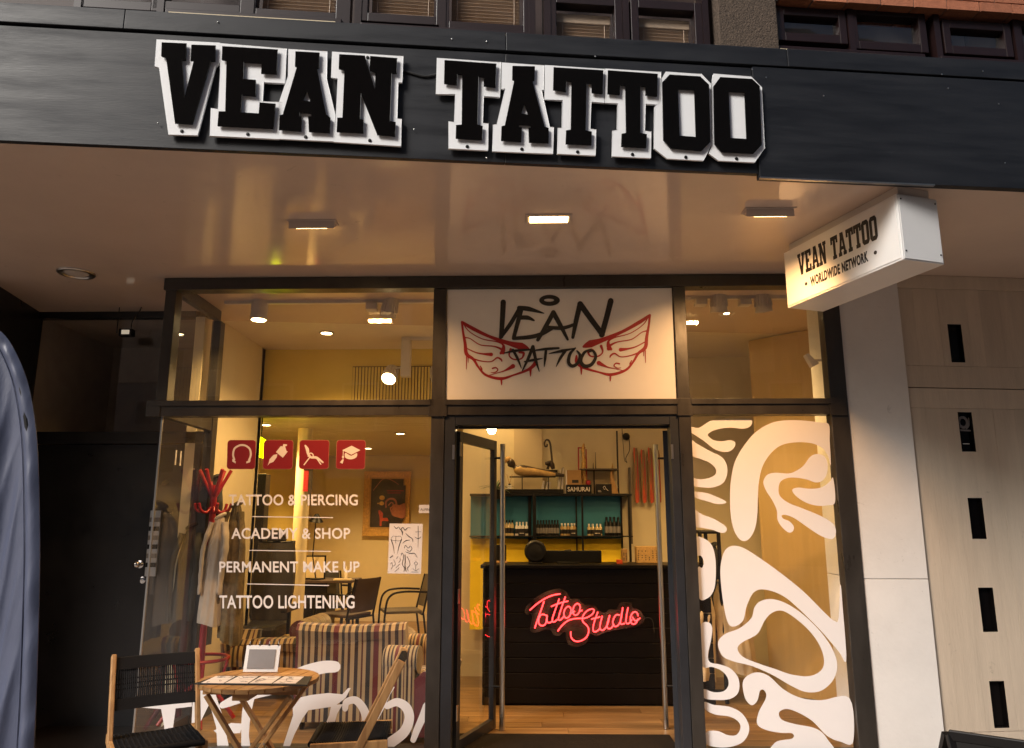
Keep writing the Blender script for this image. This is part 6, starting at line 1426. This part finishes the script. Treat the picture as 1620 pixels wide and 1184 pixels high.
MB().plate([smooth([(600, 600), (680, 610), (768, 590), (758, 790), (640, 790), (560, 740)], True, 4)], g4, (0, -0.0006, 0)).build('cheek_print', 'skin_print', ep)
strokes(MB(), [([(480, 640), (480, 560), (540, 515), (610, 530), (635, 590), (615, 660), (580, 720), (555, 690), (545, 640)], [22, 26, 30, 30, 26, 26, 34, 22, 12]), ([(520, 610), (560, 570), (590, 600), (560, 650)], 18)], lambda a, b: gq(a, b, 0.034)).build('ear_print', 'skin_print', ep)
strokes(MB(), [([(495, 395), (740, 395)], 10), ([(505, 428), (700, 428)], 10)], lambda a, b: gq(a, b, 0.034)).build('text_line_print', 'print_red', ep)
a, b = at(663, 799, 8.9), at(682, 812, 8.9)
ps = thing('small_notice', 'small grey notice near the mullion on the left pane', 'notice', at(672, 812, YF + 0.02))
a, b = at(663, 799, YF + 0.012), at(683, 812, YF + 0.012)
MB().box(a.x, b.x, YF + 0.010, YF + 0.012, b.z, a.z).build('card', 'paper', ps)
lettering(MB(), 'ALPINE', lambda u, v: Vector((a.x + 0.01 + u * (b.x - a.x - 0.014), YF + 0.0099, b.z + 0.016 + v * 0.017)), 0, 1, (0, -0.0005, 0)).build('lettering', 'print_black', ps)

# ------------------------------------------------------------------ on the pavement: table, folding chairs, banner, board
tcx, tcy, tz, tr = -1.575, 4.66, 0.735, 0.335
tb = thing('bistro_table', 'round slatted wooden folding table outside the left pane', 'table', (tcx, tcy, 0))
ns_ = 9
for i in range(ns_):
    y0 = -tr + i * 2 * tr / ns_ + 0.003; y1 = -tr + (i + 1) * 2 * tr / ns_ - 0.003
    def half(y): return math.sqrt(max(tr * tr - y * y, 0.0004))
    ys = [y0 + (y1 - y0) * k / 5 for k in range(6)]
    lp_ = [(-half(y), y) for y in ys] + [(half(y), y) for y in reversed(ys)]
    MB().plate([lp_], lambda a, b: Vector((tcx, tcy, 0)) + Matrix.Rotation(R(80), 3, 'Z') @ Vector((a, b, 0)) + Vector((0, 0, tz - 0.022)), (0, 0, 0.022)).build('slat', 'teak_x', tb, bevel=0.003)
for y in (-0.13, 0.13): MB().box(tcx - 0.27, tcx + 0.27, tcy + y - 0.02, tcy + y + 0.02, tz - 0.062, tz - 0.0225).build('cleat', 'teak_x', tb, bevel=0.003)
MB().box(tcx - 0.045, tcx + 0.045, tcy - 0.30, tcy + 0.28, tz - 0.0625, tz - 0.0228).build('bearer', 'teak_x', tb, bevel=0.003)
for s_, y in ((1, -0.20), (-1, -0.165), (1, 0.165), (-1, 0.20)):
    MB().bar((tcx + s_ * 0.24, tcy + y, tz - 0.06), (tcx - s_ * 0.25, tcy + y, 0.0), 0.022, 0.042, (0, 1, 0)).build('leg', 'teak', tb, bevel=0.003)
for y in (-0.18, 0.18):
    MB().cyl((tcx, tcy + y - 0.04, 0.34), (tcx, tcy + y + 0.04, 0.34), 0.006, n=8).build('pivot', 'steel', tb)
MB().bar((tcx - 0.22, tcy - 0.2, 0.08), (tcx - 0.22, tcy + 0.2, 0.08), 0.03, 0.02).build('stretcher', 'teak_x', tb)
# folder of designs and picture stand on the table
fo = thing('design_folder', 'open black folder of tattoo design sheets on the table', 'folder', (tcx, tcy, tz))
MB().plate([[(-0.30, -0.15), (0.34, -0.17), (0.30, 0.07), (-0.26, 0.08)]], lambda a, b: Vector((tcx + a, tcy + b - 0.05, tz + 0.001)), (0, 0, 0.006)).build('cover', 'rubber', fo, bevel=0.001)
for i in range(4):
    x0 = -0.265 + i * 0.135
    q = [(x0, -0.14), (x0 + 0.128, -0.145), (x0 + 0.128 - 0.01, 0.058), (x0 + 0.002, 0.06)]
    s_ = MB().plate([q], lambda a, b: Vector((tcx + a, tcy + b - 0.05, tz + 0.0075)), (0, 0, 0.001)).build('sheet', 'paper', fo)
    dr_ = MB()
    for k in range(7):
        cx, cy_ = x0 + random.uniform(0.025, 0.1), random.uniform(-0.12, 0.04)
        pts = [(cx + random.uniform(-0.03, 0.03), cy_ + random.uniform(-0.025, 0.025)) for _ in range(4)]
        pts = [(min(max(a, x0 + 0.01), x0 + 0.11), min(max(b, -0.132), 0.05)) for a, b in pts]
        dr_.ribbon(pts, [0.002, 0.006, 0.002], lambda a, b, k=k: Vector((tcx + a, tcy + b - 0.05, tz + 0.0087 + k * 0.00005)), (0, 0, 0.0003), 4)
    dr_.ribbon([(x0 + 0.003, -0.04), (x0 + 0.12, -0.042)], 0.0015, lambda a, b: Vector((tcx + a, tcy + b - 0.05, tz + 0.0092)), (0, 0, 0.0003), 2)
    dr_.build('ink_print', 'print_grey', fo)
ty_ = 4.83
a, b = at(388, 1022, ty_), at(441, 1061, ty_)
st = thing('picture_stand', 'white framed clear stand with a grey card on the table', 'stand', ((a.x + b.x) / 2, ty_, tz + 0.001))
ang = Matrix.Rotation(R(-14), 3, 'X')
zb = tz + 0.002
hh = 0.165; ww = b.x - a.x; cx = (a.x + b.x) / 2
def sq(u, v, d=0.0): return Vector((cx, ty_ - 0.02, zb)) + ang @ Vector((u * ww, d, v * hh))
def sp(name, u0, u1, v0, v1, d0, d1, m):
    return MB().hexa([sq(u0, v0, d0), sq(u1, v0, d0), sq(u1, v0, d1), sq(u0, v0, d1)], [sq(u0, v1, d0), sq(u1, v1, d0), sq(u1, v1, d1), sq(u0, v1, d1)]).build(name, m, st)
sp('clear_sheet', -0.53, 0.53, 0.0, 0.99, -0.001, 0.001, 'glass')
sp('white_mount', -0.49, 0.49, 0.03, 0.96, 0.0015, 0.003, 'sign_white')
sp('grey_card', -0.39, 0.38, 0.14, 0.81, -0.0024, -0.0012, 'print_grey')
sp('foot', -0.5, 0.5, 0.0, 0.012, 0.003, 0.09, 'acrylic_clear')
for u in (-0.4, -0.12, 0.16, 0.42): sp('clip', u - 0.02, u + 0.02, 0.95, 1.0, -0.005, 0.006, 'chrome'); MB().tube([sq(u, 1.0), sq(u, 1.10)], 0.001, 5).build('clip_pin', 'chrome', st)
# folding chair with woven black cord
def folding_chair(label, loc, rz):
    t = thing('folding_chair', label, 'chair', loc, rz, 'folding chairs at the table')
    hw = 0.225
    for s_ in (-1, 1):
        MB().bar((s_ * hw, -0.20, 0.0), (s_ * hw, 0.235, 0.875), 0.026, 0.045, (0, 1, 0)).build('back_post', 'teak', t, local=True, bevel=0.005)
        MB().bar((s_ * (hw - 0.03), 0.25, 0.0), (s_ * (hw - 0.03), -0.20, 0.43), 0.022, 0.04, (0, 1, 0)).build('leg', 'teak', t, local=True, bevel=0.004)
        MB().bar((s_ * (hw - 0.005), -0.24, 0.435), (s_ * (hw - 0.005), 0.17, 0.445), 0.024, 0.05).build('seat_rail', 'teak', t, local=True, bevel=0.004)
        def band(z0, z1): return None
    lean = lambda z: -0.20 + 0.435 * z / 0.875
    for z0, z1, nm in ((0.80, 0.862, 'top_band'), (0.60, 0.655, 'lower_band')):
        MB().surf(lambda u, v: Vector((-hw + 0.012 + (2 * hw - 0.024) * u, lean(z0 + (z1 - z0) * v) + 0.018 * math.sin(u * math.pi) - 0.012, z0 + (z1 - z0) * v)), 10, 2, (0, 0.024, 0)).build(nm, 'cord_black', t, smooth_=50, local=True)
    w = MB()
    for i in range(40):
        u = (i + 0.5) / 40; x = -hw + 0.015 + (2 * hw - 0.03) * u + random.uniform(-0.001, 0.001)
        w.tube([(x, lean(z) + 0.018 * math.sin(u * math.pi), z) for z in (0.645, 0.73, 0.81)], 0.0042, 5)
    for z in (0.70, 0.725, 0.75): w.tube([(-hw + 0.012 + (2 * hw - 0.024) * k / 8, lean(z) + 0.018 * math.sin(k / 8 * math.pi) + 0.004, z) for k in range(9)], 0.0045, 5)
    tag(w.build('back_weave', 'cord_black', t, smooth_=60, local=True), kind='stuff')
    w = MB()
    for i in range(30):
        y = -0.235 + 0.40 * (i + 0.5) / 30
        w.tube([(-hw + 0.01 + (2 * hw - 0.02) * k / 6, y, 0.463 - 0.012 * math.sin(k / 6 * math.pi)) for k in range(7)], 0.0058, 5)
    for i in range(16):
        x = -hw + 0.03 + (2 * hw - 0.06) * i / 15
        w.tube([(x, -0.235 + 0.4 * k / 6, 0.467 - 0.012 * math.sin((x + hw) / (2 * hw) * math.pi) + (0.003 if k % 2 else -0.003)) for k in range(7)], 0.005, 5)
    tag(w.build('seat_weave', 'cord_black', t, smooth_=60, local=True), kind='stuff')
    MB().cyl((-hw + 0.012, -0.24, 0.455), (hw - 0.012, -0.24, 0.455), 0.016, n=10).build('front_roll', 'cord_black', t, smooth_=50, local=True)
    MB().bar((-hw, -0.17, 0.16), (hw, -0.17, 0.16), 0.02, 0.03).build('stretcher', 'teak_x', t, local=True)
    MB().bar((-hw + 0.03, 0.2, 0.06), (hw - 0.03, 0.2, 0.06), 0.02, 0.03).build('stretcher', 'teak_x', t, local=True)
    return t
pL, pR = atz(190, 1037, 0.875), atz(304, 1028, 0.875)
v = pR - pL; rzL = math.atan2(v.y, v.x)
mid = (pL + pR) / 2; fw = Vector((math.sin(rzL), -math.cos(rzL), 0))
folding_chair('wooden folding chair with black woven cord, nearer the black door', (mid.x + fw.x * 0.22, mid.y + fw.y * 0.22, 0), rzL)
folding_chair('wooden folding chair with black woven cord, seen from the side by the mullion', (at(566, 1160, 4.55).x + 0.0, 4.60, 0), R(-83))
# blue grey fabric banner at the edge of the view
BN = 3.0
edge = [at(x, y, BN) for x, y in ((-40, 500), (0, 525), (22, 560), (40, 610), (52, 680), (58, 760), (62, 880), (62, 1000), (61, 1100), (58, 1184), (54, 1300))]
bn = thing('fabric_banner', 'blue grey satin feather banner with a curved hem at the left edge', 'banner', (edge[-1].x - 0.1, BN, 0))
ed = smooth([tuple(e) for e in edge], False, 5)
def edge_at(v):
    x = v * (len(ed) - 1); i = min(int(x), len(ed) - 2); f_ = x - i
    return Vector(ed[i]).lerp(Vector(ed[i + 1]), f_)
def cloth(u, v):
    e = edge_at(v)
    x = e.x - 0.055 - 0.95 * (1 - u)
    k = (1 - u)
    rid = lambda q: abs(math.sin(q)) ** 0.7 - 0.6      # sharp creases between soft bellies
    fold = 0.030 * math.sin(17 * k * (1.2 + 0.3 * v) - 11 * v) * min(1, k * 5) + 0.020 * rid(23 * k - 9.5 * v + 1.2 * math.sin(4 * v)) * min(1, k * 9) + 0.009 * rid(43 * k - 20 * v + 2 * math.sin(6 * v + 3 * k)) * min(1, k * 14) + 0.02 * math.sin(5 * v)
    return Vector((x, BN + fold, e.z))
MB().surf(cloth, 170, 150, (0, 0.003, 0)).build('cloth', 'blue_satin', bn, smooth_=80)
def hem(u, v):
    e = edge_at(v); wob = 0.003 * math.sin(38 * v + 2 * math.sin(9 * v)) + 0.002 * math.sin(83 * v + 1)
    a = math.pi * u
    return Vector((e.x - 0.058 + 0.058 * u, BN + 0.02 * math.sin(5 * v) - 0.016 * math.sin(a) + wob * math.sin(a), e.z))
MB().surf(hem, 10, 140, (0, 0.004, 0)).build('hem', 'blue_satin', bn, smooth_=80)
MB().tube([Vector(e) + Vector((-0.060, -0.004 + 0.02 * math.sin(5 * i / (len(ed) - 1)), 0)) for i, e in enumerate(ed)], 0.0022, 5).build('seam', 'blue_satin', bn, smooth_=60)
MB().tube([Vector(e) + Vector((-0.03, 0.016, 0)) for e in ed] + [Vector((edge[-1].x - 0.03, BN + 0.016, 0.05))], 0.011, 8).build('pole', 'black_plastic', bn, smooth_=60)
MB().lathe([(0.22, 0), (0.22, 0.03), (0.05, 0.06)], (edge[-1].x - 0.03, BN + 0.016, 0.001), 20).build('base', 'black_plastic', bn)
# black pavement board at the lower right
ab = thing('pavement_board', 'top of a black framed pavement board at the lower right corner', 'board', (2.45, 4.25, 0))
A0, A1 = at(1502, 1163, 4.3), at(1640, 1183, 4.05)
B0, B1 = A0 + Vector((0, 0.25, -0.0)), A1 + Vector((0, 0.25, 0))
def frame_bar(p, q, w=0.035): return MB().bar(p, q, w, 0.03)
dn = lambda p, y=-0.1: Vector((p.x, p.y + y, 0.0))
up_ = [A0, A1]
for (p, y, nm) in ((A0, -0.18, 'stile'), (A1, -0.18, 'stile')):
    frame_bar(p, dn(p, y)).build(nm, 'black_plastic', ab, bevel=0.003)
MB().bar(A0, A1, 0.03, 0.05).build('top_rail', 'black_plastic', ab, bevel=0.004)
m0 = A0.lerp(dn(A0, -0.18), 0.9); m1 = A1.lerp(dn(A1, -0.18), 0.9)
MB().hexa([m0, m1, m1 + Vector((0, 0.006, 0)), m0 + Vector((0, 0.006, 0))], [A0, A1, A1 + Vector((0, 0.006, 0)), A0 + Vector((0, 0.006, 0))]).build('panel', 'black_acrylic', ab)
for p in (A0, A1): frame_bar(p + Vector((0, 0.03, 0)), dn(p, 0.32)).build('rear_leg', 'black_plastic', ab)
MB().box(-0.53, 1.0, 5.44, 5.86, ZI + 0.001, ZI + 0.012).build('door_mat', 'mat_fibre')
tag(bpy.data.objects['door_mat'], 'dark mat on the floor just inside the door', 'mat')
